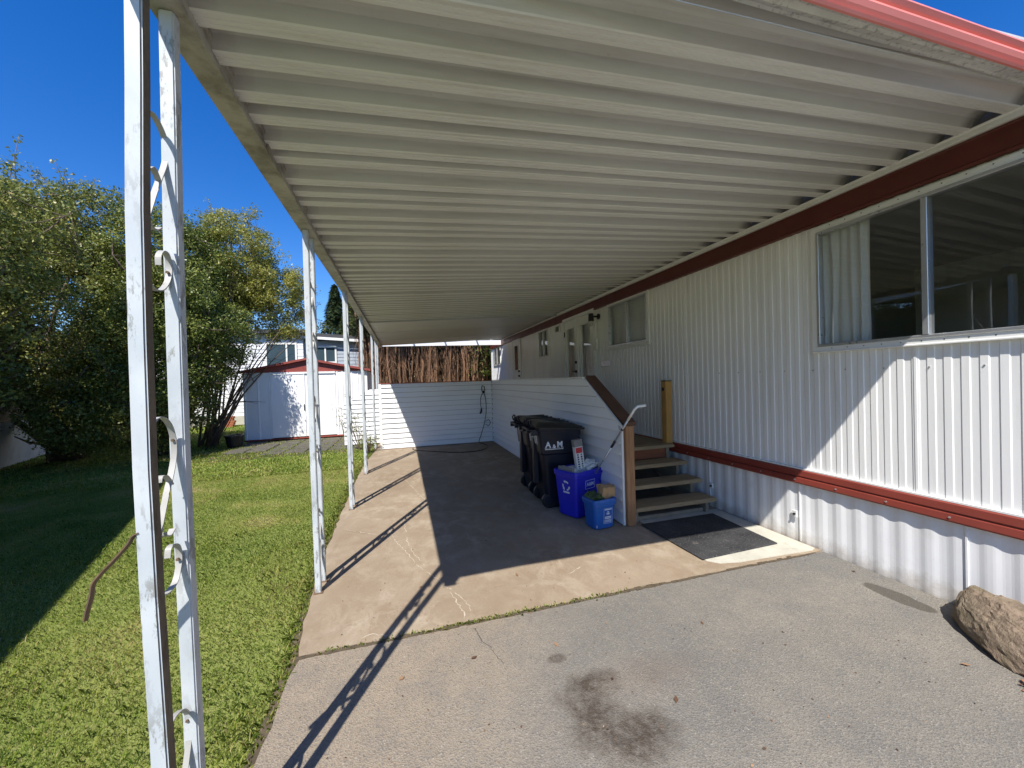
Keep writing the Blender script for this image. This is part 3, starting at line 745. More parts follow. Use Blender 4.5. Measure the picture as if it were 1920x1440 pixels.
# screen wall across the back of the carport
sw = thing('screen_wall', (.8, YFW, 0), 'white lap-sided screen wall across the back of the carport', 'screen wall')
z = .012; bm0 = None
while z < WT-.01:
    z1 = min(z+BH, WT-.004)
    lap_board('siding_board', -.47, XD-.018, z, z1, 'y', YFW, sw); z = z1+.006
MB().box(-.52, XD+.088, YFW+.001, YFW+.09, .004, WT-.004).build('core', 'brown_rail', sw)
MB().box(-.53, -.471, YFW-.022, YFW+.0, .004, WT-.002).build('corner_trim', 'trim_white', sw, bevel=.004)
MB().box(-.53, XD-.024, YFW-.024, YFW+.10, WT, WT+.016).build('top_cap', 'red_metal', sw, bevel=.003)
MB().box(XD-.034, XD-.019, YFW-.034, YFW-.0155, .004, WT-.002).build('inside_corner', 'trim_white', sw)
# back stair side wall beyond the posts
bs = thing('stair_side_wall', (-.95, 10.1, 0), 'white lap-sided wall of back steps with sloping top behind the posts', 'side wall')
z = .012
while z < 1.32:
    z1 = z+BH
    cutf = lambda q: -1.42 if q <= 1.0 else -1.42+(q-1.0)*1.75
    lap_board('siding_board', 0, -.56, z, z1, 'y', 10.2, bs, cut=cutf); z = z1+.0005
MB().prism([(-1.42,10.201,.004),(-.56,10.201,.004),(-.56,10.201,1.36),(-.80,10.201,1.36),(-1.42,10.201,1.0)], (0,.08,0)).build('core', 'trim_white', bs)

# stairs and deck
stz = [.165,.325,.48,.64]; sty = [3.35,3.545,3.775,4.01]
st = thing('wooden_stairs', (2.7, 3.7, 0), 'weathered wooden stairs and deck leading up to the glass doors', 'stairs')
for i in range(3):
    dx = random.uniform(-.01,.01)
    MB().box(XD+.112, 3.205+dx, sty[i], sty[i]+.255, stz[i]-.042, stz[i]).build('tread', 'tread', st, bevel=.006, seg=2)
MB().box(XD+.112, 3.215, sty[3], sty[3]+.14, stz[3]-.04, stz[3]).build('tread', 'tread', st, bevel=.006, seg=2)
MB().box(XD+.112, 3.14, sty[3]+.03, sty[3]+.055, stz[2]+.004, stz[3]-.042).build('riser', 'red_riser', st)
for xx in (XD+.125, 3.10):
    pol = [(xx,3.40,.004),(xx,3.40,.122),(xx,3.62,.122),(xx,3.62,.282),(xx,3.85,.282),(xx,3.85,.437),(xx,4.02,.437),(xx,4.02,.598),(xx,4.30,.598),(xx,4.30,.30),(xx,3.80,.004)]
    MB().prism(pol, (.04,0,0)).build('stringer', 'stringer', st)
y_ = sty[3]+.145
nb = 8; wv = (3.26-(XD+.112))/nb
for i in range(nb):
    x = XD+.112+i*wv; MB().box(x+.003, x+wv-.003, y_, YFW-.01, .604+random.uniform(-.002,.002), .638).build('deck_board', 'deck', st)
for yy in (4.25, 5.9, 7.6, 9.0): MB().box(XD+.115, 3.25, yy, yy+.04, .45, .60).build('joist', 'stringer', st)
for yy in (5.0, 6.8, 8.6):
    for xx in (2.25, 3.15): MB().box(xx, xx+.09, yy, yy+.09, .002, .60).build('support_post', 'stringer', st)
MB().box(XD+.112, 3.22, 4.30, 4.33, .005, .598).build('back_board', pm('dark_board', (.05,.042,.035), .9, .3, 6), st)
nw = MB().box(3.165, 3.255, 4.09, 4.18, .60, 1.42).build('newel_post', 'newel', st, bevel=.006, seg=2)
MB().box(3.163, 3.257, 4.088, 4.182, 1.418, 1.43).build('post_top', pm('moss', (.10,.10,.03), .95, .4, 30, .5, 90), nw)
MB().box(3.150, 3.166, 4.12, 4.15, 1.30, 1.34).build('bracket', 'dark_metal', nw)
# planks lying under the stairs
pk = MB().box(XD+.17, 3.09, 3.425, 3.60, .006, .05).build('plank', 'stringer', bevel=.004); tag(pk, 'grey weathered plank lying on the concrete under the lowest step', 'plank')

# door mat
def ribmat():
    g = NG('rubber_mat'); f = g.noise(60, 5, .7)
    c = g.mix(g.rng(g.noise(3,5), .35, .7), (.022,.022,.024), (.062,.062,.063))
    c = g.mix(g.rng(f, .56, .70, 0, .6), c, (.24,.23,.21))
    c = g.mix(g.rng(g.noise(6, 7, .7), .62, .72, 0, .35), c, (.25,.22,.18))
    return g.done(c, .85, g.bump(f, .7, .006), spec=.3)
MAT['mat'] = ribmat()
mp = [(2.245,3.325),(2.265,2.53),(3.075,2.555),(3.12,3.325)]
mm = MB().prism([(x,y,.006) for x,y in mp], (0,0,.012)).build('door_mat', 'mat', bevel=.004); tag(mm, 'dark grey rubber mat lying at the foot of the stairs', 'door mat')

# wall lamp
lm = thing('wall_lamp', (XW, 6.0, 2.5), 'black barrel wall lamp beside the glass doors', 'lamp')
MB().tube([(XW-.012, 6.0, 2.55), (XW+.004, 6.0, 2.55)], .05, 16).build('back_plate', 'black_plastic', lm)
MB().tube([(XW-.012, 6.0, 2.55), (XW-.10, 6.01, 2.55)], .016, 8).build('arm', 'black_plastic', lm)
MB().tube([(XW-.13, 6.03, 2.47), (XW-.13, 6.03, 2.60)], [.05,.042], 16).build('shade', 'black_plastic', lm, smooth=False)
MB().tube([(XW-.13, 6.03, 2.40), (XW-.13, 6.03, 2.469)], .036, 14).build('globe', pm('lamp_glass', (.55,.53,.48), .2, .05, 5), lm)

# extension cord on the screen wall
cb = MB(); X9 = YFW-.030
hook = [(1.88,X9,1.36),(1.84,X9-.01,1.36),(1.84,X9-.01,1.24),(1.90,X9-.01,1.24),(1.90,X9,1.36)]
path = [(1.87,X9-.02,1.22),(1.92,X9-.015,1.05),(1.925,X9-.01,.75),(1.87,X9-.01,.45),(1.78,X9-.012,.18),(1.72,X9-.05,.02),(1.78,X9-.25,.009),(1.80,8.45,.009),(1.55,8.05,.009),(1.1,8.02,.009),(.6,8.35,.009),(.2,8.75,.009),(.18,9.02,.009)]
cord = thing('extension_cord', (1.86, X9, 0), 'black extension cord hanging on the screen wall and trailing over the slab', 'cord')
cb.tube(smooth_path(path, 8), .008, 6).build('cable', 'black_plastic', cord, smooth=True)
MB().tube(smooth_path([(1.86,X9-.02,1.22),(1.80,X9-.02,1.08),(1.795,X9-.02,.90),(1.81,X9-.02,.82)], 6), .008, 6).build('cable', 'black_plastic', cord, smooth=True)
MB().tube(smooth_path([(1.90,X9-.01,.50),(1.98,X9-.012,.54),(2.02,X9-.012,.47),(1.97,X9-.012,.40),(1.90,X9-.012,.44)], 6), .007, 6).build('loop', 'black_plastic', cord, smooth=True)
MB().tube([(1.81,X9-.02,.83),(1.80,X9-.02,.74),(1.77,X9-.03,.70)], [.018,.026,.02], 8).build('plug', 'black_plastic', cord)
MB().tube(smooth_path(hook, 5), .010, 6).build('hook', 'black_plastic', cord, smooth=True)
MB().box(1.845,1.90,X9-.03,X9-.0,1.19,1.25).build('socket', 'black_plastic', cord, bevel=.005)

# ================================================================== BINS AND BOXES
def text_mesh(name, body, size, mat, parent, M4, extrude=.0008, bold=0):
    cu = bpy.data.curves.new(name, 'FONT'); cu.body = body; cu.size = size; cu.extrude = extrude; cu.align_x = 'CENTER'; cu.align_y = 'CENTER'; cu.offset = bold
    cu.resolution_u = 3
    to = bpy.data.objects.new(name+'_src', cu); COL.objects.link(to)
    dg = bpy.context.evaluated_depsgraph_get(); me = bpy.data.meshes.new_from_object(to.evaluated_get(dg))
    bpy.data.objects.remove(to); me.transform(M4); me.materials.clear(); me.materials.append(MAT[mat])
    return link(name, me, parent, True)
MAT['print_white'] = pm('print_white', (.72,.74,.78), .6, .1, 20)
MAT['sticker'] = pm('worn_sticker', (.55,.55,.55), .6, .15, 9, .1, 40, ((.04,.04,.05), 16, .50, .58, .9), stretch=(1,1,.3))
MAT['cart'] = pm('cart_plastic', (.0055,.0085,.021), .42, .25, 3, .12, 160, ((.03,.03,.035), 10, .60, .8, .2), spec=.35)
MAT['cart_lid'] = pm('cart_lid', (.014,.017,.018), .42, .3, 4, .12, 120, ((.10,.10,.09), 8, .55, .8, .3))
def rrect(x0,x1,y0,y1,z,r=.04,n=3):
    out = []
    for cx, cy_, a0 in ((x1-r,y1-r,0),(x0+r,y1-r,90),(x0+r,y0+r,180),(x1-r,y0+r,270)):
        for k in range(n+1):
            a = math.radians(a0+90*k/n); out.append((cx+r*math.cos(a), cy_+r*math.sin(a), z))
    return out
def make_cart(loc, rz, label, logo):
    t = thing('wheelie_bin', loc, label, 'bin', 'wheeled garbage carts by the half wall', rz)
    # local: x across from handle side (-x) to front (+x); y depth
    def q(z, x0, x1, w_): return rrect(x0*.92, x1*.84, -w_*.93, w_*.93, z, .05)
    rings = [q(.012,-.17,.22,.215), q(.03,-.18,.235,.225), q(.46,-.215,.265,.252), q(.62,-.235,.275,.262), q(.64,-.255,.285,.268), q(.90,-.28,.315,.285), q(.905,-.295,.33,.30), q(.935,-.297,.335,.302), q(.936,-.27,.31,.27), q(.80,-.25,.29,.25)]
    body = MB().loft(rings).build('body', 'cart', t, local=True)
    lid = [q(.938,-.31,.36,.312), q(.952,-.315,.365,.315), q(.966,-.30,.345,.30), q(.992,-.27,.27,.255), q(1.004,-.25,.22,.22)]
    for k, r in enumerate(lid): lid[k] = [(x, y, z-.045*(x+.3)/.65) for x, y, z in r]
    ld = MB().loft(lid).build('lid', 'cart_lid', t, local=True)
    for yy in (-.14, .02, .17): MB().box(-.20, .15, yy-.012, yy+.012, .968, .992).build('lid_rib', 'cart_lid', ld, local=True, bevel=.004)
    for s in (-1, 1):
        MB().tube([(-.27,.16*s,.92),(-.31,.16*s,.95),(-.32,.155*s,.985),(-.31,.13*s,1.01),(-.31,.06*s,1.01),(-.32,.035*s,.985),(-.31,.03*s,.95),(-.27,.03*s,.93)], .010, 8).build('handle', 'cart', t, local=True, smooth=True)
    MB().tube([(-.325,-.22,.90),(-.325,.22,.90)], .014, 8).build('grab_bar', 'cart', t, local=True, smooth=True)
    for s in (-.21, 0, .21): MB().box(-.335,-.255,s-.012,s+.012,.85,.915).build('bar_bracket', 'cart', t, local=True)
    for s in (-1, 1):
        c = (-.135, .185*s, .086)
        wh = MB().tube([(c[0], c[1]-.028*s, c[2]), (c[0], c[1]+.028*s, c[2])], .085, 22).build('wheel', 'black_plastic', t, local=True, bevel=.012)
        MB().tube([(c[0], c[1]+.020*s, c[2]), (c[0], c[1]+.0295*s, c[2])], .06, 14).build('hub', 'cart', wh, local=True)
    MB().tube([(-.135,-.17,.086),(-.135,.17,.086)], .012, 8).build('axle', 'dark_metal', t, local=True)
    # recessed spine between the wheels
    MB().box(-.262,-.20,-.05,.05,.25,.80).build('spine', 'cart', t, local=True, bevel=.01)
    if logo:
        MB().prism([(-.245,-.17,.74),(-.245,.17,.74),(-.258,.17,.87),(-.258,-.17,.87)], (-.004,0,0)).build('white_sticker', 'sticker', t, local=True)
        A = Matrix.Translation((-.075,-.2565,.740)) @ Matrix.Rotation(math.radians(93.7), 4, 'X')
        text_mesh('lettering', 'A   M', .09, 'print_white', t, A, bold=.003)
        text_mesh('lettering', '&', .062, 'print_white', t, Matrix.Translation((-.075,-.2555,.718)) @ Matrix.Rotation(math.radians(93.7), 4, 'X'), bold=.002)
        MB().prism([(-.185,-.2522,.685),(.035,-.2522,.685),(.035,-.2530,.693),(-.185,-.2530,.693)], (0,-.002,0)).build('underline', 'print_white', t, local=True)
        for xs_, ww in ((-.085,.03),(.0,.03),(.09,.03)): pass
        for xs_ in (-.172,-.126,-.024,.022): MB().prism([(xs_-.016,-.2530,.702),(xs_+.016,-.2530,.702),(xs_+.016,-.2533,.707),(xs_-.016,-.2533,.707)], (0,-.002,0)).build('serif', 'print_white', t, local=True)
    return t
make_cart((1.735, 4.33, .0), math.radians(-4), 'dark navy wheeled bin with white letters A&M on its side', True)
make_cart((1.76, 4.93, .0), math.radians(-1), 'plain dark wheeled bin standing behind the lettered one', False)

MAT['blue_a'] = pm('blue_bin_plastic', (.02,.022,.50), .38, .12, 4, .05, 80, ((.10,.11,.40), 7, .62, .8, .3))
MAT['blue_b'] = pm('small_blue_plastic', (.012,.11,.42), .4, .12, 4, .05, 80, ((.05,.12,.32), 7, .62, .8, .3))
MAT['cardboard'] = pm('cardboard', (.36,.23,.12), .85, .15, 6, .1, 60)
MAT['paper'] = pm('paper', (.68,.68,.66), .8, .08, 9, .2, 30)
MAT['paper_bag'] = pm('paper_bag', (.40,.26,.13), .85, .18, 8, .5, 18)
MAT['print_red'] = pm('print_red', (.50,.03,.035), .6, .1, 15)
MAT['print_dark'] = pm('print_dark', (.02,.02,.025), .7, .2, 20)
MAT['grey_card'] = pm('grey_card', (.22,.21,.20), .8, .15, 12)
MAT['green_bag'] = pm('green_bag', (.05,.09,.03), .5, .4, 12, .5, 20)
def make_tote(name, loc, rz, wx, wy, h, mat, label, taper=.035):
    t = thing(name, loc, label, 'recycling box', None, rz)
    # local origin: near left corner of the top; box spans x 0..wx, y 0..wy at the rim
    def q(z, e, r=.035): return rrect(e, wx-e, e, wy-e, z, r)
    rings = [q(.006,taper+.012), q(.02,taper), q(h-.06,.006), q(h-.055,-.004), q(h-.02,-.006), q(h,-.002), q(h,.016), q(.03,taper+.012)]
    MB().loft(rings).build('tub', mat, t, local=True)
    return t
# big box
bb = make_tote('recycling_box', (1.70,3.645,0), math.radians(22), .45, .34, .50, 'blue_a', 'tall deep blue recycling box crammed with paper and packaging')
def face_rows(t, x0, x1, zs, y, mat='print_white', th=.003):
    for z, hh, a, c in zs: MB().box(x0+a*(x1-x0), x0+c*(x1-x0), y-.0015, y+.0005, z, z+hh).build('print_line', mat, t, local=True)
def recycle_mark(t, cx, cz, r, plane, off):
    """three chasing arrows as thin raised print; plane 'y' -> on the face looking to -y, 'x' -> to -x"""
    for k in range(3):
        a = math.radians(90+120*k); pts2 = []
        for d in (-48, -20, 10): 
            aa = a+math.radians(d); pts2.append((cx+r*math.cos(aa), cz+r*math.sin(aa)))
        P = [((off(v), -u, v) if plane == 'x' else (u, off(v), v)) for u, v in pts2]
        P = [Vector(p) for p in P]
        nrm = (1,0,0) if plane == 'x' else (0,1,0)
        o = MB(); o.strip(P, nrm, .002, r*.34)
        tp = P[-1]; dr = (P[-1]-P[-2]).normalized(); n2 = dr.cross(Vector(nrm))
        o.prism([tp-n2*r*.34, tp+n2*r*.34, tp+dr*r*.5], Vector(nrm)*-.002)
        o.build('recycle_arrow', 'print_white', t, local=True)
# its front (-y) print: outlined plate with A&M
tl = math.atan(.029/.42)
def on_front(t, x, z, h, taper): return (.006+ (taper-.006)*(1-(z-.02)/(h-.08)))
def fbox(t, x0, x1, z0, z1, h, taper, mat='print_white', name='print_line'):
    f = lambda z: on_front(t, 0, z, h, taper)
    MB().prism([(x0,f(z0)-.0005,z0),(x1,f(z0)-.0005,z0),(x1,f(z1)-.0005,z1),(x0,f(z1)-.0005,z1)], (0,-.0015,0)).build(name, mat, t, local=True)
for a in ((.155,.305,.390,.394),(.155,.305,.300,.304),(.155,.159,.304,.390),(.301,.305,.304,.390)): fbox(bb, *a, .50, .035)
text_mesh('lettering', 'A&M', .055, 'print_white', bb, Matrix.Translation((.23,.0105,.348)) @ Matrix.Rotation(math.radians(94), 4, 'X'), bold=.001)
# left (-x) print
fx = lambda z: .006+.029*(1-(z-.02)/.42)-.0012
recycle_mark(bb, -.16, .34, .046, 'x', lambda z: fx(z)-.001)
MB().prism([(fx(.262),.115,.262),(fx(.262),.205,.262),(fx(.28),.205,.28),(fx(.28),.115,.28)], (-.0015,0,0)).build('print_line', 'print_white', bb, local=True)
# small box
sb = make_tote('recycling_box', (1.735,3.325,0), math.radians(7), .265, .225, .30, 'blue_b', 'small mid blue recycling box with white printed panel and paper bag', .022)
fh = lambda z: .006+(.022-.006)*(1-(z-.02)/.22)
def sbx(x0,x1,z0,z1): MB().prism([(x0,fh(z0)-.0005,z0),(x1,fh(z0)-.0005,z0),(x1,fh(z1)-.0005,z1),(x0,fh(z1)-.0005,z1)], (0,-.0015,0)).build('print_line', 'print_white', sb, local=True)
for a in ((.115,.215,.208,.210),(.115,.215,.058,.060),(.115,.117,.060,.208),(.213,.215,.060,.208)): sbx(*a)
sbx(.125,.205,.192,.202); sbx(.128,.202,.118,.128); sbx(.128,.200,.104,.113); sbx(.123,.206,.090,.094); sbx(.123,.203,.080,.084); sbx(.123,.206,.070,.074)
recycle_mark(sb, .165, .160, .016, 'y', lambda z: fh(z)-.0012)
sbx(.157,.173,.150,.168)
sbx(.032,.040,.030,.055)
# contents
bag = thing('paper_bag', (1.93,3.45,.2), 'brown paper bag stuffed in the small blue box', 'bag')
def crumple(name, verts, faces, mat, parent=None, seed=0, amp=.006, sub=2):
    me = bpy.data.meshes.new(name); me.from_pydata(verts, [], faces); bm = bmesh.new(); bm.from_mesh(me)
    bmesh.ops.subdivide_edges(bm, edges=bm.edges, cuts=sub, use_grid_fill=True); r = random.Random(seed)
    for v in bm.verts: v.co += Vector((r.uniform(-amp,amp), r.uniform(-amp,amp), r.uniform(-amp,amp)))
    bmesh.ops.recalc_face_normals(bm, faces=bm.faces); bm.to_mesh(me); bm.free(); me.materials.append(MAT[mat]); return link(name, me, parent)
def obox(c, sx, sy, sz, rz=0, rx=0, ry=0):
    R = Matrix.Rotation(rz,3,'Z') @ Matrix.Rotation(ry,3,'Y') @ Matrix.Rotation(rx,3,'X'); vs = []
    for z in (-1,1):
        for x, y in ((-1,-1),(1,-1),(1,1),(-1,1)): vs.append(Vector(c)+R @ Vector((x*sx/2,y*sy/2,z*sz/2)))
    return vs, [(0,3,2,1),(4,5,6,7),(0,1,5,4),(1,2,6,5),(2,3,7,6),(3,0,4,7)]
crumple('bag_body', *obox((1.925,3.455,.27), .155,.10,.27, .12, .1, .06), 'paper_bag', bag, 3, .008, 3)
wr = crumple('crumpled_wrapper', *obox((1.80,3.45,.30), .10,.14,.09, .3, .2, .4), 'green_bag', None, 5, .014, 3); tag(wr, 'crumpled green wrapper beside the paper bag in the small box', 'wrapper')
MB().build
nwsp = crumple('newspaper_bundle', *obox((1.775,3.88,.455), .22,.18,.11, math.radians(22), .05, .08), 'paper', None, 8, .010, 3); tag(nwsp, 'bundle of crumpled white paper in the tall blue box', 'paper')
flat = MB(); flat.add(*obox((1.668,3.83,.49), .025,.22,.09, math.radians(22), 0, .2)); fo = flat.build('cardboard_flap', 'grey_card', bevel=.003); tag(fo, 'flattened grey carton edge sticking out of the tall blue box', 'carton')
wp = crumple('paper_sheet', *obox((1.965,3.86,.52), .15,.10,.05, .5, .5, -.3), 'paper', None, 12, .018, 3); tag(wp, 'loose white sheet at the right rim of the tall blue box', 'paper')
# printed long carton
tc = thing('printed_carton', (1.85,3.86,.3), 'tall narrow white carton with red label and rows of black symbols', 'carton')
tp0 = at_y(1082,890,3.86); tp1 = at_y(1079,822,3.86)
ax = Vector((-.045,0,.40)).normalized(); base = Vector((1.865,3.86,.40))
Rm = Matrix.Rotation(math.atan2(-.045,.40), 3, 'Y')
def cb_(name, x0,x1,y0,y1,z0,z1, mat, par):
    b = MB(); b.box(x0,x1,y0,y1,z0,z1); b.v = [tuple(base+Rm @ Vector(p)) for p in b.v]; return b.build(name, mat, par)
cbx = cb_('carton_body', -.047,.047,-.03,.03,-.05,.405,'paper', tc)
cb_('carton_top', -.049,.049,-.032,.032,.345,.42,'grey_card', tc)
cb_('red_label', -.038,.038,-.0325,-.0302,.275,.335,'print_red', tc)
for r_ in range(11):
    for s in (-1,1):
        w_ = random.uniform(.007,.011); hgt = random.uniform(.007,.011); zz = .258-.026*r_
        cb_('symbol', .021*s-w_, .021*s+w_, -.0322,-.0302, zz-hgt, zz+hgt*.8,'print_dark', cbx)
# telescopic pole with bent head leaning out of the box
dp = thing('duster_pole', (2.02,3.75,.35), 'silver telescopic pole with bent head leaning on the stair post', 'pole')
pb = at_y(1121,880,3.66); pt = at_y(1190,767,3.14); pb = pb+(pb-pt)*.08 
MB().tube([pb, pb.lerp(pt,.45)], .008, 8).build('lower_tube', 'alu', dp, smooth=True)
MB().tube([pb.lerp(pt,.44), pb.lerp(pt,.54)], .013, 10).build('grip', 'black_plastic', dp, smooth=True)
MB().tube([pb.lerp(pt,.53), pb.lerp(pt,.86)], .010, 8).build('upper_tube', 'alu', dp, smooth=True)
MB().tube([pb.lerp(pt,.70), pb.lerp(pt,.72)], .013, 8).build('collar', 'black_plastic', dp)
e2 = at_y(1196,762,3.12); e3 = at_y(1211,760,3.10)
MB().tube([pb.lerp(pt,.85), pt, e2, e3], [.012,.013,.013,.012], 8).build('bent_head', 'trim_white', dp, smooth=True)

# ================================================================== ROCK, MULCH
def make_rock():
    bm = bmesh.new(); bmesh.ops.create_icosphere(bm, subdivisions=5, radius=1)
    co = np.array([v.co[:] for v in bm.verts])
    n = co.copy(); d = 1+.20*vnoise(co*1.5, 3)+.10*vnoise(co*3.4, 5)+.07*vnoise(co*7, 9)+.045*vnoise(co*15, 19)+.02*np.abs(vnoise(co*34, 29))
    co = n*d[:,None]
    # planar fractures
    for nx, ny, nz, lim in ((.15,-.25,.95,.62),(-.85,-.45,.28,.74),(-.3,.95,.1,.80),(-.55,-.15,.8,.72),(.6,-.75,.3,.85)):
        q = np.array([nx,ny,nz]); q /= np.linalg.norm(q); s = co@q; ov = s > lim; co[ov] -= ((s[ov]-lim)*.86)[:,None]*q
    rp = np.random.default_rng(44)
    for _ in range(34):
        q = rp.normal(size=3); q /= np.linalg.norm(q); lim = rp.uniform(.72,1.0); s = co@q; ov = s > lim; co[ov] -= ((s[ov]-lim)*.8)[:,None]*q
    co += n*(.03*vnoise(n*11, 71)+.014*vnoise(n*26, 72)+.01*vnoise(n*55, 73))[:,None]
    co *= np.array([.20,.43,.205]); a = math.radians(-30)
    R = np.array([[math.cos(a),-math.sin(a)],[math.sin(a),math.cos(a)]]); co[:,:2] = co[:,:2]@R.T
    ty = math.radians(8); 
    co += np.array([3.03,1.15,.065])
    for v, c in zip(bm.verts, co): v.co = c
    me = bpy.data.meshes.new('boulder'); bm.to_mesh(me); bm.free()
    g = NG('boulder_stone'); n1 = g.noise(6, 8, .68); n2 = g.noise(2.4, 5)
    c = g.mix(g.rng(n1, .32, .68), (.16,.125,.085), (.34,.27,.19))
    c = g.mix(g.rng(n2, .46, .66, 0, .5), c, (.38,.26,.19))
    c = g.mix(g.rng(g.noise(4.5, 6, .7, .8), .54, .70, 0, .55), c, (.15,.14,.06))
    c = g.mix(g.rng(g.noise(40, 6, .7), .60, .72, 0, .6), c, (.10,.075,.05))
    h = g.math('ADD', g.noise(22, 9, .72), g.math('MULTIPLY', g.noise(7, 6, .6), 1.5))
    me.materials.append(g.done(c, .9, g.bump(h, .9, .03), spec=.25)); return link('boulder', me)
tag(make_rock(), 'rough brown boulder lying on the drive against the skirting', 'boulder')
MAT['chip'] = m_leaf('bark_chips', [(0,(.10,.03,.015)), (.5,(.22,.075,.035)), (1,(.36,.16,.08))], .85, 0)
n = 2600; c = np.stack([rng.uniform(2.45,3.30,n), rng.uniform(-.6,1.16,n), rng.uniform(-.01,.022,n)],1)
keep = (c[:,0] > 2.62+.0*(c[:,1])+np.clip((1.0-c[:,1])*-.12, -.15, 0)+np.where(c[:,1]>1.0,(c[:,1]-1.0)*2.2,0)); c = c[keep]; n = len(c)
ang = rng.uniform(0,6.28,n); L = rng.uniform(.012,.035,n); W_ = rng.uniform(.006,.014,n)
u = np.stack([np.cos(ang),np.sin(ang),rng.uniform(-.4,.4,n)],1)*L[:,None]; v = np.stack([-np.sin(ang),np.cos(ang),rng.uniform(-.5,.5,n)],1)*W_[:,None]
V = np.stack([c-u-v,c+u-v,c+u+v,c-u+v],1)
tag(link('bark_mulch', quads_mesh('bark_mulch', V, 'chip', rng.uniform(0,1,n))), 'red brown bark mulch beside the boulder', 'mulch', kind='stuff')
structure(MB().prism([(2.58,-3,-.012),(XW-.005,-3,-.012),(XW-.005,1.05,-.0),(2.98,1.05,-.0),(2.66,1.0,-.0)],(0,0,-.08)).build('mulch_bed', 'soil'))

# ================================================================== GRASS
def grass_patch(name, n, region, hmin, hmax, wid, label, keepf=None, kind='stuff', seed=1):
    r = np.random.default_rng(seed); x0,x1,y0,y1 = region
    # denser near the camera
    t = r.uniform(0,1,n)**1.5; y = y0+(y1-y0)*t; x = r.uniform(x0,x1,n)
    p = np.stack([x,y,np.full(n,-.036)],1)
    if keepf is not None: p = p[keepf(p[:,0],p[:,1])]
    n = len(p); nz = vnoise(p*np.array([1.6,1.6,1]), 21); nz2 = vnoise(p*np.array([5,5,1]), 33)
    h = r.uniform(hmin,hmax,n)*(1+.15*nz2); a = r.uniform(0,6.28,n); lean = r.uniform(.15,.8,n)
    d = np.stack([np.cos(a),np.sin(a),np.zeros(n)],1); s = np.stack([-np.sin(a),np.cos(a),np.zeros(n)],1)
    dist = np.hypot(p[:,0],p[:,1]); w_ = (wid*(.75+.15*dist))[:,None]
    m = p+d*(h*lean*.35)[:,None]; m[:,2] += h*.65; tip = p+d*(h*lean)[:,None]; tip[:,2] += h*(1-.3*lean)
    V = np.stack([p-s*w_, p+s*w_, m+s*w_*.8, tip, m-s*w_*.8],1)
    dry = np.clip(vnoise(p*np.array([2.3,2.3,1]), 91)-.45, 0, 1)*.9
    tint = np.clip(.40+.24*nz+.20*nz2+dry+r.normal(0,.18,n)+(r.uniform(0,1,n)<.09)*.45, 0, 1)
    o = link(name, quads_mesh(name, V, 'grass', tint)); return tag(o, label, 'grass', kind=kind)
def edge_x(y):
    ys = [-9,-8,-.6,.4,1.0,1.4,1.75,2.0,2.15,2.345]+[e[1] for e in edge]; xs = [-.9,-.9,-.85,-.8,-.72,-.66,-.625,-.605,-.615,-.60]+[e[0] for e in edge]
    return np.interp(y, ys, xs)
def near_keep(x, y): return (x < edge_x(y)-.01+.02*np.sin(y*23)+.012*np.sin(y*61))
grass_patch('grass', 620000, (-7.2,-.55,1.0,8.0), .008, .024, .0010, 'short green lawn grass beside the slab', lambda x,y: near_keep(x,y)&(x > -1.0*y-1.3), seed=2)
grass_patch('grass', 90000, (-9,-.5,7.5,20), .02, .05, .0034, 'lawn grass in front of the shed', lambda x,y: near_keep(x,y)&~((x>-4.3)&(x<-1.1)&(y>11.95)&(y<14.8)), seed=4)
grass_patch('grass', 26000, (-6.0,-.6,1.0,7.5), .024, .052, .0013, 'taller stray blades and weeds standing out of the lawn', lambda x,y: near_keep(x+.03,y)&(x > -1.0*y-1.3)&(vnoise(np.stack([x*2.1,y*2.1,x*0],1), 57) > .05), seed=6)
# tall fringe along the paving
r = np.random.default_rng(8); n = 5000; y = r.uniform(1.0,8.6,n)**1.0; x = edge_x(y)-np.abs(r.normal(0,.05,n))-.01
def tufts(name, P, hmin, hmax, wid, label, seed):
    r = np.random.default_rng(seed); n = len(P); h = r.uniform(hmin,hmax,n); a = r.uniform(0,6.28,n); lean = r.uniform(.2,1.1,n)
    d = np.stack([np.cos(a),np.sin(a),np.zeros(n)],1); s = np.stack([-np.sin(a),np.cos(a),np.zeros(n)],1)
    m = P+d*(h*lean*.35)[:,None]; m[:,2] += h*.65; tip = P+d*(h*lean)[:,None]; tip[:,2] += h*(1-.3*lean)
    V = np.stack([P-s*wid,P+s*wid,m+s*wid*.8,tip,m-s*wid*.8],1)
    return tag(link(name, quads_mesh(name, V, 'grass', np.clip(r.normal(.55,.22,n),0,1))), label, 'grass', kind='stuff')
tufts('grass', np.stack([x,y,np.full(n,-.03)],1), .015, .042, .0017, 'longer grass fringe along the edge of the paving', 9)
cx_ = np.concatenate([r.normal(c,.05+.05*q,int(70*q)) for c,q in ((-.05,.5),(.12,.5),(.25,.6),(.36,1.2),(.45,.8),(.6,.9),(.72,.8),(.86,.7),(1.02,.4),(1.15,.8),(1.3,.5),(1.45,.2),(-.3,.3),(-.45,.3))])
n = len(cx_); tufts('grass', np.stack([cx_, 2.355+r.normal(0,.007,n), np.full(n,-.01)],1), .008, .034, .0018, 'weeds growing in the joint between drive and slab', 10)

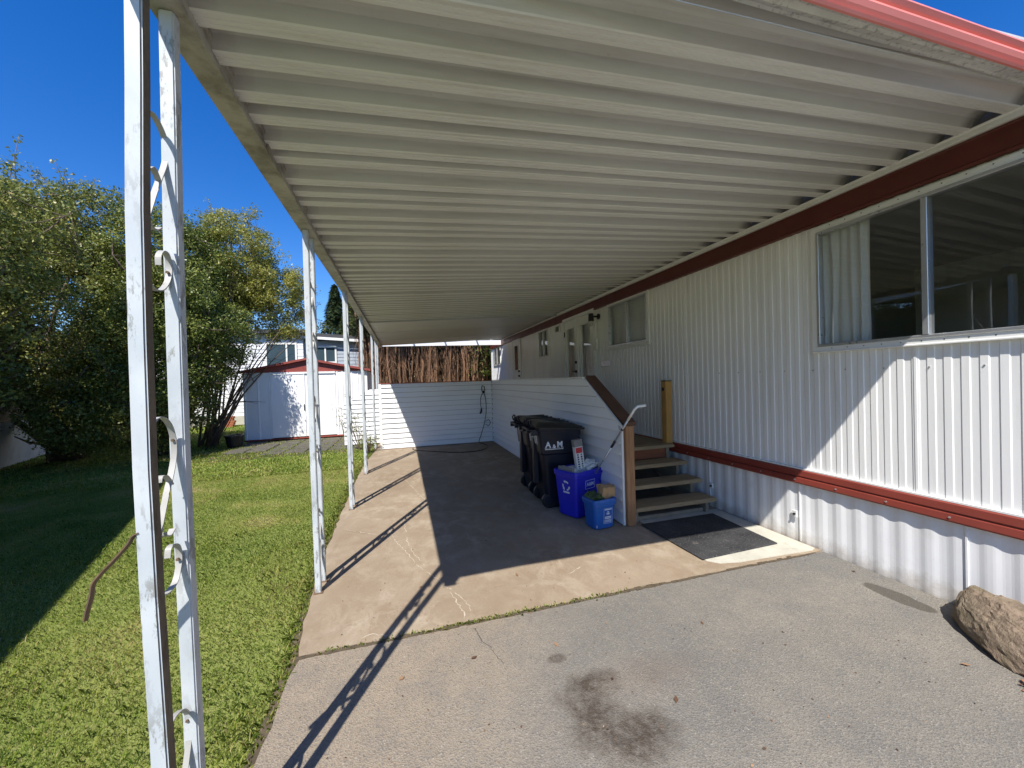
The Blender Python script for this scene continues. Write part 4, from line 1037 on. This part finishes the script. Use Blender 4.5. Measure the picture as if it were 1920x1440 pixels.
# ================================================================== TREES
def leaf_cloud(centres, radii, per, size, seed, flat=.5):
    r = np.random.default_rng(seed); n = len(centres); idx = np.repeat(np.arange(n), per); m = len(idx)
    off = r.normal(size=(m,3)); off /= np.linalg.norm(off,axis=1)[:,None]; off *= (r.uniform(0,1,m)**.45)[:,None]
    p = centres[idx]+off*radii[idx][:,None]*np.array([1,1,.85])
    nrm = r.normal(size=(m,3))+np.array([0,0,flat])+off*.7; nrm /= np.linalg.norm(nrm,axis=1)[:,None]
    a = r.normal(size=(m,3)); u = np.cross(nrm,a); u /= np.linalg.norm(u,axis=1)[:,None]; v = np.cross(nrm,u)
    L = (size*r.uniform(.6,1.25,m))[:,None]; W_ = L*r.uniform(.42,.6,m)[:,None]
    V = np.stack([p-u*L*.5, p+v*W_*.5+nrm*L*.06, p+u*L*.5, p-v*W_*.5+nrm*L*.06],1)
    clump = r.normal(0,.14,n)[idx]; tint = np.clip(.40+clump+r.normal(0,.16,m)+(r.uniform(0,1,m)<.03)*.5, 0, 1)
    return V, tint
def branchy(b, base, tips, r0, seed, bend=.25):
    r = random.Random(seed); out = []
    for t in tips:
        t = Vector(t); a = Vector(base)+Vector((r.uniform(-.25,.25), r.uniform(-.2,.2), 0)); d = t-a; pts = [a]
        side = Vector((r.uniform(-1,1), r.uniform(-1,1), r.uniform(-.2,.4)))*bend
        for k in range(1,7):
            s = k/6; pts.append(a+d*s+side*math.sin(s*math.pi)*d.length*.25+Vector((r.uniform(-1,1),r.uniform(-1,1),r.uniform(-1,1)))*.03*d.length*s)
        rad = [r0*(1-.85*k/6)*r.uniform(.85,1.1) for k in range(7)]; b.tube(pts, rad, 6); out.append(pts)
        for _ in range(5):
            i = r.randint(2,5); p = pts[i]; q = p+Vector((r.uniform(-1,1),r.uniform(-1,1),r.uniform(-.1,1)))*d.length*.22
            b.tube([p, p.lerp(q,.5)+Vector((0,0,.03)), q], [rad[i]*.5, rad[i]*.35, rad[i]*.12], 5); out.append([p,q])
    return out
def broad_tree(name, base, lobes, n_clump, per, size, leaf, label, seed, trunk_r=.06, crad=(.16,.34), group=None, spikes=0):
    """lobes: list of (centre, radii) ellipsoids that make up the crown"""
    r = np.random.default_rng(seed); t = thing(name, base, label, 'tree', group)
    cs = []; vol = np.array([np.prod(q[1]) for q in lobes]); pick = r.choice(len(lobes), n_clump, p=vol/vol.sum())
    for i in pick:
        c0, rd = lobes[i]
        d = r.normal(size=3); d /= np.linalg.norm(d); rr = r.uniform(.25,1)**.42
        bump_ = 1+.22*vnoise((d*2.3+np.array(c0))[None,:], seed)[0]
        cs.append(np.array(c0)+d*np.array(rd)*rr*bump_)
    cs = np.array(cs); cs = cs[cs[:,2] > .12]
    # gaps: thin out along a noise field
    g = vnoise(cs*1.7, seed+50); keep = (g > -.45) | (r.uniform(0,1,len(cs)) < .35); cs = cs[keep]
    tips = []
    for i, (c0, rd) in enumerate(lobes):
        for _ in range(4): tips.append(tuple(np.array(c0)+r.normal(size=3)*np.array(rd)*.45))
    b = MB(); br = branchy(b, base, tips, trunk_r, seed)
    # leafy spikes sticking out of the outline
    sp_c = []; 
    for k in range(spikes):
        c0, rd = lobes[r.integers(len(lobes))]; d = r.normal(size=3); d[2] = abs(d[2])+.5; d /= np.linalg.norm(d)
        p0 = np.array(c0)+d*np.array(rd)*.85; p1 = p0+(d+np.array([0,0,.7]))*r.uniform(.25,.6)
        b.tube([Vector(p0*.8+np.array(c0)*.2), Vector(p0), Vector(p1)], [.012,.009,.004], 4)
        for s in np.linspace(0,1,6): sp_c.append(p0+(p1-p0)*s+r.normal(0,.03,3))
    b.build('trunk', 'bark', t, smooth=True)
    # twigs to clumps
    tw = MB(); ends = [p for q in br for p in q]; E_ = np.array([p[:] for p in ends])
    for c in cs[::3]:
        i = np.argmin(((E_-c)**2).sum(1)); p = Vector(E_[i]); q = Vector(c)
        if (q-p).length < 2.0: tw.tube([p, p.lerp(q,.5)+Vector((0,0,-.04)), q], [.012,.008,.003], 4)
    tw.build('twigs', 'bark', t)['kind'] = 'stuff'
    rad = r.uniform(*crad, len(cs)); V, ti = leaf_cloud(cs, rad, per, size, seed+1)
    if sp_c:
        sp_c = np.array(sp_c); V2, t2 = leaf_cloud(sp_c, r.uniform(.06,.13,len(sp_c)), 12, size*.9, seed+3); V = np.concatenate([V,V2]); ti = np.concatenate([ti,t2])
    me = quads_mesh('crown', V, leaf, ti); o = link('crown', me, t); return t
broad_tree('shrub_tree', (-7.4,11.2,-.03), [((-7.4,11.2,3.0),(1.7,1.3,2.2)),((-8.0,11.0,4.9),(1.1,.9,1.4)),((-6.7,11.0,5.1),(1.0,.9,1.3)),((-9.0,11.2,3.9),(1.2,1.0,1.9)),((-6.8,10.6,1.5),(1.3,1.0,.9)),((-6.4,10.2,.9),(1.0,.8,.8)),((-6.2,10.3,2.4),(.9,.8,1.1))],
    1900, 100, .064, 'leaf_a', 'tall olive green shrub tree with twin tops beyond the lawn', 101, .07, (.16,.36), 'overgrown shrub trees beside the lawn', 34)
broad_tree('shrub_tree', (-5.4,11.0,-.03), [((-5.4,10.9,2.4),(1.25,1.1,2.0)),((-5.6,11.0,4.7),(1.1,.9,1.3)),((-4.9,11.4,4.6),(.8,.8,1.0)),((-5.0,10.6,3.3),(.9,.9,1.2)),((-4.6,11.1,2.9),(1.0,.9,.9)),((-5.6,10.3,1.1),(1.1,.7,1.0))],
    1600, 105, .062, 'leaf_c', 'dense dark green shrub tree growing from many stems by the lawn', 202, .034, (.15,.34), 'overgrown shrub trees beside the lawn', 18)
broad_tree('shrub_tree', (-5.0,12.0,-.03), [((-4.3,12.1,4.9),(1.0,.9,1.4)),((-3.6,12.3,4.1),(1.15,.9,1.0)),((-4.5,12.0,3.7),(.95,.9,1.1)),((-3.2,12.3,3.3),(.85,.7,.55)),((-4.7,11.8,2.2),(.6,.6,.8))],
    900, 105, .060, 'leaf_b', 'golden green shrub tree leaning over the white shed', 303, .03, (.14,.30), 'overgrown shrub trees beside the lawn', 20)
broad_tree('shrub_tree', (-6.6,7.4,-.03), [((-6.7,7.3,3.6),(1.2,1.3,1.7)),((-6.3,7.3,2.3),(.9,1.2,1.0)),((-6.6,8.6,4.0),(1.2,1.0,1.5))],
    430, 95, .068, 'leaf_a', 'brownish shrub tree nearest the neighbouring home', 404, .06, (.16,.34), 'overgrown shrub trees beside the lawn', 10)

# bare stems leaning out of the thicket
ls = thing('leaning_stems', (-4.75,11.3,-.03), 'thin bare stems leaning out of the thicket toward the shed', 'branch')
for (px0,py0,px1,py1) in ((385,830,480,690),(392,825,470,700),(398,815,455,740)):
    a = at_y(px0,py0,11.3); c_ = at_y(px1,py1,11.5); a.z = -.03
    MB().tube([a, a.lerp(c_,.5)+Vector((.02,0,-.05)), c_], [.014,.011,.006], 6).build('stem', 'bark', ls, smooth=True)

# dappled leaf litter under the thicket
n = 4000; P = np.stack([rng.uniform(-8,-3.2,n), rng.uniform(9.3,12.0,n), rng.uniform(-.034,-.02,n)],1); ang = rng.uniform(0,6.28,n)
u = np.stack([np.cos(ang),np.sin(ang),rng.uniform(-.3,.3,n)],1)*.03; v = np.stack([-np.sin(ang),np.cos(ang),rng.uniform(-.3,.3,n)],1)*.016
tag(link('leaf_litter', quads_mesh('leaf_litter', np.stack([P-u,P+v,P+u,P-v],1), 'dead', rng.uniform(0,.8,n))), 'dead leaf litter on the ground under the shrubs', 'leaf litter', kind='stuff')

# conifers behind the houses
def conifer(base, h, r0, leaf, label, seed, n=9000, size=.30, top=.0):
    r = np.random.default_rng(seed); t = thing('conifer', base, label, 'tree')
    MB().tube([(base[0],base[1],base[2]),(base[0],base[1],base[2]+h*.6),(base[0]+.05,base[1],base[2]+h*.98)], [.16,.09,.02], 7).build('trunk', 'bark_red', t, smooth=True)
    z = r.uniform(.03,1,n)**.9; a = r.uniform(0,6.28,n); layer = .75+.25*np.sin(z*h*5.2+2*np.sin(a*3))
    R_ = r0*(1-z)**.75*layer*(r.uniform(.35,1.05,n)**.5); p = np.stack([base[0]+np.cos(a)*R_, base[1]+np.sin(a)*R_, base[2]+z*h-.12*R_],1)
    d = np.stack([np.cos(a),np.sin(a),r.uniform(-.9,.1,n)],1); s = np.stack([-np.sin(a),np.cos(a),r.uniform(-.5,.5,n)],1)
    L = (size*r.uniform(.5,1.1,n))[:,None]; W_ = L*.22
    V = np.stack([p-d*L*.3, p+s*W_, p+d*L*.7, p-s*W_],1)
    o = link('crown', quads_mesh('crown', V, leaf, np.clip(r.normal(.5,.22,n),0,1)), t); return t
conifer((-4.05,27,-.03), 8.0, 1.9, 'cedar', 'dark pointed conifer standing behind the grey-sided house', 61, 12000)
conifer((-2.75,24,-.03), 8.0, 1.15, 'cedar_gold', 'golden green columnar conifer beside the grey-sided house', 62, 12000, .26)
conifer((-1.3,22,-.03), 6.5, 1.1, 'cedar', 'dark conifer behind the carport posts beyond the shed', 63, 9000, .26)
conifer((-12.5,30,-.03), 7.0, 2.0, 'cedar', 'dark conifer far behind the thicket of shrub trees', 64, 9000)

# cedar hedge row: bare brown stems under the crowns
def cedar(base, seed, green, lab=None):
    r = random.Random(seed); rr = np.random.default_rng(seed)
    t = thing('hedge_cedar', base, lab or 'old cedar of the tall hedge, bare brown stems behind the screen wall', 'tree', 'cedars in the hedge row')
    b = MB()
    for k in range(r.randint(5,8)):
        x = base[0]+r.uniform(-.24,.24); y = base[1]+r.uniform(-.18,.18); pts = [(x,y,-.03)]
        for q in range(1,7): pts.append((x+r.uniform(-.04,.04)+r.uniform(-.02,.02)*q, y+r.uniform(-.04,.04), q*.75))
        w0 = r.choice((.012,.018,.025,.035,.06))*r.uniform(.8,1.2); b.tube(pts, [w0*(1-.1*q) for q in range(7)], 6)
    b.build('trunk', 'bark_red', t, smooth=True)
    n = 1100; z = rr.uniform(.9,4.6,n); a = rr.uniform(0,6.28,n); R_ = rr.uniform(.02,.42,n)
    p = np.stack([base[0]+np.cos(a)*R_, base[1]+np.sin(a)*R_, z],1)
    d = np.stack([rr.normal(0,.30,n),rr.normal(0,.30,n),-np.abs(rr.normal(.8,.5,n))],1); s = np.stack([-np.sin(a),np.cos(a),np.zeros(n)],1)
    L = rr.uniform(.10,.42,n)[:,None]; V = np.stack([p-s*.004,p+s*.004,p+d*L+s*.0035,p+d*L-s*.0035],1)
    link('dead_twigs', quads_mesh('dead_twigs', V, 'dead', rr.uniform(0,1,n)), t)
    n = 1500 + int(1500*green); lo = 3.3 if green < .5 else 1.7
    z = rr.uniform(lo,5.6,n); a = rr.uniform(0,6.28,n); R_ = rr.uniform(.1,.65,n)*np.clip((5.8-z)/1.5,.15,1)
    p = np.stack([base[0]+np.cos(a)*R_, base[1]+np.sin(a)*R_, z],1)
    d = np.stack([np.cos(a),np.sin(a),rr.uniform(-.6,.6,n)],1); s = np.stack([-np.sin(a),np.cos(a),rr.uniform(-.5,.5,n)],1); L = rr.uniform(.08,.2,n)[:,None]
    link('crown', quads_mesh('crown', np.stack([p-d*L*.3,p+s*L*.25,p+d*L*.7,p-s*L*.25],1), 'cedar_gold' if green > .5 else 'cedar', np.clip(rr.normal(.5,.25,n),0,1)), t)
for k in range(15):
    x = -1.5+k*.40+random.uniform(-.06,.06); cedar((x, 15.9+random.uniform(-.2,.2), -.03), 700+k, 1.0 if k in (12, 14) else 0.0, {12: 'hedge cedar with green foliage low down, close to the mobile home', 14: 'green leafy hedge cedar mostly hidden behind the mobile home corner'}.get(k))
n = 32000; p = np.stack([rng.uniform(-1.6,6,n), rng.uniform(16.7,17.9,n), rng.uniform(0,5.2,n)],1)
p = p[vnoise(p*np.array([1.3,1.3,1.1]), 77) > -.62]; n = len(p)
u = rng.normal(size=(n,3)); u /= np.linalg.norm(u,axis=1)[:,None]; v = np.cross(u, rng.normal(size=(n,3))); v /= np.linalg.norm(v,axis=1)[:,None]
L = rng.uniform(.07,.2,n)[:,None]
tag(link('hedge_foliage', quads_mesh('hedge_foliage', np.stack([p-u*L,p+v*L*.5,p+u*L,p-v*L*.5],1), 'cedar', np.clip(rng.normal(.25,.2,n),0,1))), 'dark green hedge foliage massed behind the brown cedar stems', 'hedge', kind='stuff')

# ================================================================== SHED
SY = 12.2
MAT['shed_white'] = pm('shed_white', (.88,.875,.86), .5, .06, 2.2, .06, 20, ((.50,.49,.46), 3, .6, .85, .35))
MAT['shed_red'] = pm('shed_red', (.27,.055,.04), .55, .12, 4, .03, 30)
sh = thing('garden_shed', (-2.7, SY+1.2, 0), 'white metal garden shed with sliding doors and red gable', 'shed')
def ribbed(name, x0, x1, z0, z1, y, ribs, mat, parent, d=.018):
    xs = [(x0,0)]
    for q in ribs: xs += [(q-.022,0),(q-.012,-d),(q+.012,-d),(q+.022,0)]
    xs.append((x1,0)); n = len(xs)
    return MB().add([(x,y+o,z) for z in (z0,z1) for x,o in xs], [(i,i+1,n+i+1,n+i) for i in range(n-1)]).build(name, mat, parent)
ribbed('front_panel', -4.24, -3.55, .04, 1.90, SY, (-4.20,-3.88,-3.60), 'shed_white', sh)
ribbed('front_panel', -1.90, -1.02, .04, 1.90, SY, (-1.84,-1.70,-1.45,-1.28,-1.14), 'shed_white', sh)
for (a, c_, y_) in ((-3.55,-2.70,SY-.025),(-2.72,-1.90,SY-.012)):
    d_ = MB().box(a, c_, y_, y_+.012, .06, 1.84).build('door', 'shed_white', sh)
    MB().box(a, a+.03, y_-.008, y_-.0005, .06, 1.84).build('stile', 'shed_white', d_); MB().box(c_-.03, c_, y_-.008, y_-.0005, .06, 1.84).build('stile', 'shed_white', d_)
    MB().box(a+.031, c_-.031, y_-.006, y_-.0005, .93, .97).build('rail', 'shed_white', d_)
MB().box(-2.735,-2.715,SY-.055,SY-.034,.80,.98).build('handle', 'dark_metal', sh)
MB().box(-3.56,-1.89,SY-.05,SY-.001,1.85,1.90).build('door_track', 'trim_white', sh)
MB().box(-4.24,-1.02,SY-.03,SY+.02,.0,.038).build('sill', 'shed_red', sh)
MB().prism([(-4.28,SY-.02,1.902),(-.98,SY-.02,1.902),(-2.63,SY-.02,2.24)], (0,.03,0)).build('gable', 'shed_red', sh)
for s in (-1, 1):
    x0_ = -2.63; x1_ = -2.63+1.72*s
    MB().prism([(x0_,SY-.10,2.245),(x1_,SY-.10,1.895),(x1_,SY-.10,1.94),(x0_,SY-.10,2.29)], (0,2.7,0)).build('roof', 'shed_red', sh)
    MB().prism([(x0_,SY-.105,2.235),(x1_,SY-.105,1.88),(x1_,SY-.105,1.943),(x0_,SY-.105,2.296)], (0,-.015,0)).build('barge_trim', 'shed_red', sh)
MB().box(-4.24,-4.22,SY+.001,SY+2.5,.0,1.88).build('side_wall', 'shed_white', sh); MB().box(-1.04,-1.02,SY+.001,SY+2.5,.0,1.88).build('side_wall', 'shed_white', sh)
MB().box(-4.22,-1.04,SY+2.48,SY+2.5,.0,1.88).build('back_wall', 'shed_white', sh)
# pavers before the shed
MAT['paver'] = pm('paver', (.12,.11,.09), .92, .3, 6, .4, 50, ((.07,.07,.04), 9, .5, .7, .6), spec=.2)
path = MB().box(-4.2,-.85,9.4,12.1,-.06,-.030).build('path', 'soil'); structure(path)
for i in range(7):
    for j in range(4):
        if (i, j) in ((0,0),(1,0),(6,3)): continue
        x = -4.05+i*.47+random.uniform(-.02,.02); y = 9.75+j*.58+random.uniform(-.03,.03)
        MB().box(x, x+.43, y, y+.53, -.05, -.008+random.uniform(-.006,.008)).build('paver', 'paver', path, bevel=.012)
# plant pot
pt_ = thing('plant_pot', (-4.18,11.35,-.03), 'black plastic plant pot beside the shed corner', 'pot')
MB().loft([[(-4.18+rr*math.cos(2*math.pi*k/20), 11.35+rr*math.sin(2*math.pi*k/20), z) for k in range(20)] for rr, z in ((.15,-.03),(.20,.26),(.215,.262),(.215,.30),(.19,.30),(.17,.2))]).build('bowl', 'black_plastic', pt_, smooth=False)
MB().loft([[(-4.18+rr*math.cos(2*math.pi*k/20), 11.35+rr*math.sin(2*math.pi*k/20), z) for k in range(20)] for rr, z in ((.175,.19),(.176,.205))]).build('earth', 'soil', pt_)
# small bare shrubs by the screen wall corner
def twig_bush(base, h, n, seed, label, leaf=True):
    r = random.Random(seed); t = thing('bare_shrub', base, label, 'shrub', None); b = MB(); ends = []
    for k in range(n):
        a = r.uniform(0,6.28); sp_ = r.uniform(.1,.45)*h; top = Vector((base[0]+math.cos(a)*sp_, base[1]+math.sin(a)*sp_, base[2]+h*r.uniform(.6,1)))
        p0 = Vector(base); mid = p0.lerp(top,.5)+Vector((r.uniform(-.05,.05),r.uniform(-.05,.05),.04)); b.tube([p0,mid,top],[.008,.006,.002],5)
        for q in range(5):
            s = r.uniform(.4,1); p = p0.lerp(top,s); e = p+Vector((r.uniform(-.16,.16),r.uniform(-.16,.16),r.uniform(0,.16))); b.tube([p,e],[.003,.0012],4); ends.append(e[:])
    b.build('stems', 'bark', t)
    E_ = np.array(ends); V, ti = leaf_cloud(E_, np.full(len(E_),.05), 7, .035, seed); link('leaves', quads_mesh('leaves', V, 'leaf_c', ti), t)
twig_bush((-1.55,11.2,-.03), 1.25, 12, 31, 'twiggy bare shrub in front of the right shed panel')
twig_bush((-1.02,9.55,-.03), .85, 11, 32, 'twiggy shrub growing at the foot of the back step wall')
twig_bush((-.78,8.95,-.03), .35, 16, 33, 'low dark plant at the lit corner of the screen wall')

# ================================================================== NEIGHBOURS
MAT['far_white'] = pm('far_white_siding', (.82,.83,.84), .6, .05, 2, .0)
MAT['far_grey'] = pm('far_grey_siding', (.36,.40,.46), .6, .05, 2, .0)
MAT['far_roof'] = pm('far_roof', (.07,.07,.075), .85, .2, 6, .3, 30)
MAT['far_pane'] = pm('far_pane', (.05,.08,.10), .06, .1, 2)
MAT['brick'] = pm('brick', (.36,.12,.06), .85, .2, 20, .3, 60)
def lap_wall(name, x0, x1, z0, z1, y, step, mat, parent):
    b = MB(); z = z0
    while z < z1-1e-3:
        q = min(z+step, z1); b.add([(x0,y-.018,z),(x1,y-.018,z),(x1,y-.002,q),(x0,y-.002,q)], [(0,1,2,3)]); b.add([(x0,y-.018,z),(x1,y-.018,z),(x1,y,z),(x0,y,z)], [(0,1,2,3)]); z = q
    o = b.build(name, mat, parent); o['kind'] = 'stuff'; return o
def far_window(p, x0, x1, z0, z1, y, mull):
    b = MB(); t = .07
    for a, c_, d, e in ((x0-t,x1+t,z1,z1+t),(x0-t,x1+t,z0-t,z0),(x0-t,x0,z0,z1),(x1,x1+t,z0,z1),(mull-.03,mull+.03,z0,z1)): b.box(a,c_,y-.05,y-.0185,d,e)
    f_ = b.build('window', 'trim_white', p)
    MB().box(x0,x1,y-.028,y-.0195,z0,z1).build('pane', 'far_pane', f_)
H1 = thing('white_house', (-6.2,19.5,0), 'white lap-sided house behind the shed and shrub trees', 'house')
lap_wall('siding', -11.5,-4.0,.35,3.7,18,.15,'far_white',H1); MB().box(-11.5,-4.0,18.001,22,.0,3.7).build('core', 'far_white', H1)
MB().box(-11.7,-3.8,17.7,22.2,3.702,3.85).build('roof', 'far_roof', H1); MB().box(-11.45,-4.05,17.985,18.0,.0,.348).build('foundation', 'pale_concrete', H1)
far_window(H1, -5.35,-4.3,2.35,3.25,18,-4.62)
H2 = thing('grey_house', (-2.5,20,0), 'grey-blue lap-sided house with dark flat roof beyond the shed', 'house')
lap_wall('siding', -3.995,-1.6,.3,3.42,18.2,.15,'far_grey',H2); MB().box(-3.995,-1.6,18.201,22,.0,3.42).build('core', 'far_grey', H2)
MB().prism([(-4.05,17.9,3.62),(-1.4,17.9,3.44),(-1.4,22,3.44),(-4.05,22,3.62)],(0,0,.14)).build('roof', 'far_roof', H2)
MB().prism([(-4.05,17.88,3.50),(-1.4,17.88,3.32),(-1.4,17.88,3.43),(-4.05,17.88,3.61)],(0,.018,0)).build('fascia', 'trim_white', H2)
far_window(H2, -3.50,-2.80,2.52,3.12,18.2,-3.18)
bk = thing('brick_stack', (-6.6,17.5,-.03), 'small stack of red bricks by the white house', 'brick stack')
for k in range(5): MB().box(-6.72+.02*(k%2),-6.45+.03*(k%3),17.42,17.6,-.03+k*.085,.05+k*.085).build('brick', 'brick', bk, bevel=.008)

# neighbouring home on the lawn side; its awning shades the grass
nbd = Vector((-.33,1.0,0)).normalized(); nbn = Vector((nbd.y,-nbd.x,0)); n0 = Vector((-8.10,10.66,0))
nh = thing('neighbour_home', (-6.5,5.5,0), 'tan neighbouring home with white skirting and awning beyond the lawn', 'mobile home')
def npt(s, o, z): p = n0+nbd*s+nbn*o; return (p.x, p.y, z)
MAT['tan_wall'] = pm('tan_wall', (.30,.22,.14), .7, .1, 2)
MAT['stucco'] = pm('stucco_skirt', (.62,.62,.60), .85, .12, 4, .4, 25, ((.25,.24,.2), 3, .5, .7, .4))
MB().prism([npt(-14,0,-.03),npt(7,0,-.03),npt(7,0,.92),npt(-14,0,.92)], nbn*-.15).build('skirting', 'stucco', nh)
MB().prism([npt(-14,-.04,.922),npt(7,-.04,.922),npt(7,-.04,3.2),npt(-14,-.04,3.2)], nbn*-4).build('wall', 'tan_wall', nh)
MB().prism([npt(-14,1.25,3.25),npt(-3.6,1.25,3.25),npt(-3.6,-4.2,3.45),npt(-14,-4.2,3.45)], (0,0,.12)).build('awning', 'trim_white', nh)
for s in (-13.5,-10.2,-6.9,-3.8): MB().prism([npt(s,1.12,-.03),npt(s+.08,1.12,-.03),npt(s+.08,1.20,-.03),npt(s,1.20,-.03)], (0,0,3.278)).build('awning_post', 'trim_white', nh)

# loose grit and a few dry leaves on the paving
n = 420; P = np.stack([rng.uniform(-.5,3.2,n), rng.uniform(.9,3.6,n), np.full(n,.004)],1); P[:,2] = np.where(P[:,1] < 2.34, -.003, .003)
P = P[~((P[:,0] > 1.9)&(P[:,1] > 2.4))]; n = len(P); ang = rng.uniform(0,6.28,n); L = rng.uniform(.002,.007,n)*(1+(rng.uniform(0,1,n) < .06)*2.2)
u = np.stack([np.cos(ang),np.sin(ang),rng.uniform(-.1,.4,n)],1)*L[:,None]; v = np.stack([-np.sin(ang),np.cos(ang),rng.uniform(-.1,.4,n)],1)*(L*.6)[:,None]
P[:,2] += L*.3
tag(link('grit', quads_mesh('grit', np.stack([P-u,P-v,P+u,P+v],1), 'dead', rng.uniform(0,1,n))), 'loose grit and dry leaf bits scattered on the paving', 'grit', kind='stuff')

# hairline cracks: pale mineral lines in the slab, dark ones in the drive
MAT['mineral'] = pm('mineral_line', (.54,.47,.37), .9, .2, 30, .3, 90, ((.36,.29,.2), 25, .45, .6, .8))
MAT['crack'] = pm('dark_crack', (.07,.06,.05), .95, .3, 30)
def crack(pix, z, w0, mat, parent, seed):
    r = random.Random(seed); P = [at_z(px, py, 0) for px, py in pix]; pts_ = []
    for a, c_ in zip(P[:-1], P[1:]):
        n_ = max(2, int((c_-a).length/.018))
        for k in range(n_): pts_.append(a.lerp(c_, k/n_)+Vector((r.uniform(-.007,.007), r.uniform(-.007,.007), 0)))
    run = []; b = MB()
    def flush(run):
        if len(run) < 3: return
        L_ = []; R_ = []
        for i, p in enumerate(run):
            t = (run[min(i+1,len(run)-1)]-run[max(i-1,0)]); t.normalize(); nn = Vector((-t.y,t.x,0)); ww = w0*r.uniform(.25,1.0)*(.2 if i in (0,len(run)-1) else 1)
            L_.append((p.x+nn.x*ww, p.y+nn.y*ww, z)); R_.append((p.x-nn.x*ww, p.y-nn.y*ww, z))
        n_ = len(run); b.add(L_+R_, [(i,i+1,n_+i+1,n_+i) for i in range(n_-1)])
    for p in pts_:
        if r.random() < .045: flush(run); run = []
        else: run.append(p)
    flush(run)
    o = b.build('crack', mat, parent); o['kind'] = 'stuff'
cp = lambda L_: [(480+x/3, 800+y/3) for x, y in L_]
for i, L_ in enumerate(([(740,570),(790,650),(850,710),(900,775),(960,815),(1030,862),(1085,920),(1130,985),(1165,1040),(1178,1092)],
                        [(835,540),(850,640),(880,705),(935,765),(950,800)], [(840,300),(890,350),(930,395),(960,415)], [(1090,905),(1150,960),(1200,1010),(1215,1050)],
                        [(490,580),(570,590),(640,603),(700,607)], [(820,640),(770,655)], [(1690,850),(1780,820),(1840,780)], [(590,1190),(660,1165),(760,1180)])):
    crack(cp(L_), .0012, .0042, 'mineral', slab, 900+i)
crack(cp([(490,584),(570,594),(640,606)]), .0016, .0022, 'crack', slab, 950)
dq = lambda L_: [(480+x/2.667, 1040+y/2.667) for x, y in L_]
drv = bpy.data.objects['driveway']
crack(dq([(1085,360),(1110,395),(1130,425),(1170,455),(1195,490),(1220,520),(1250,550)]), -.0045, .0028, 'crack', drv, 960)
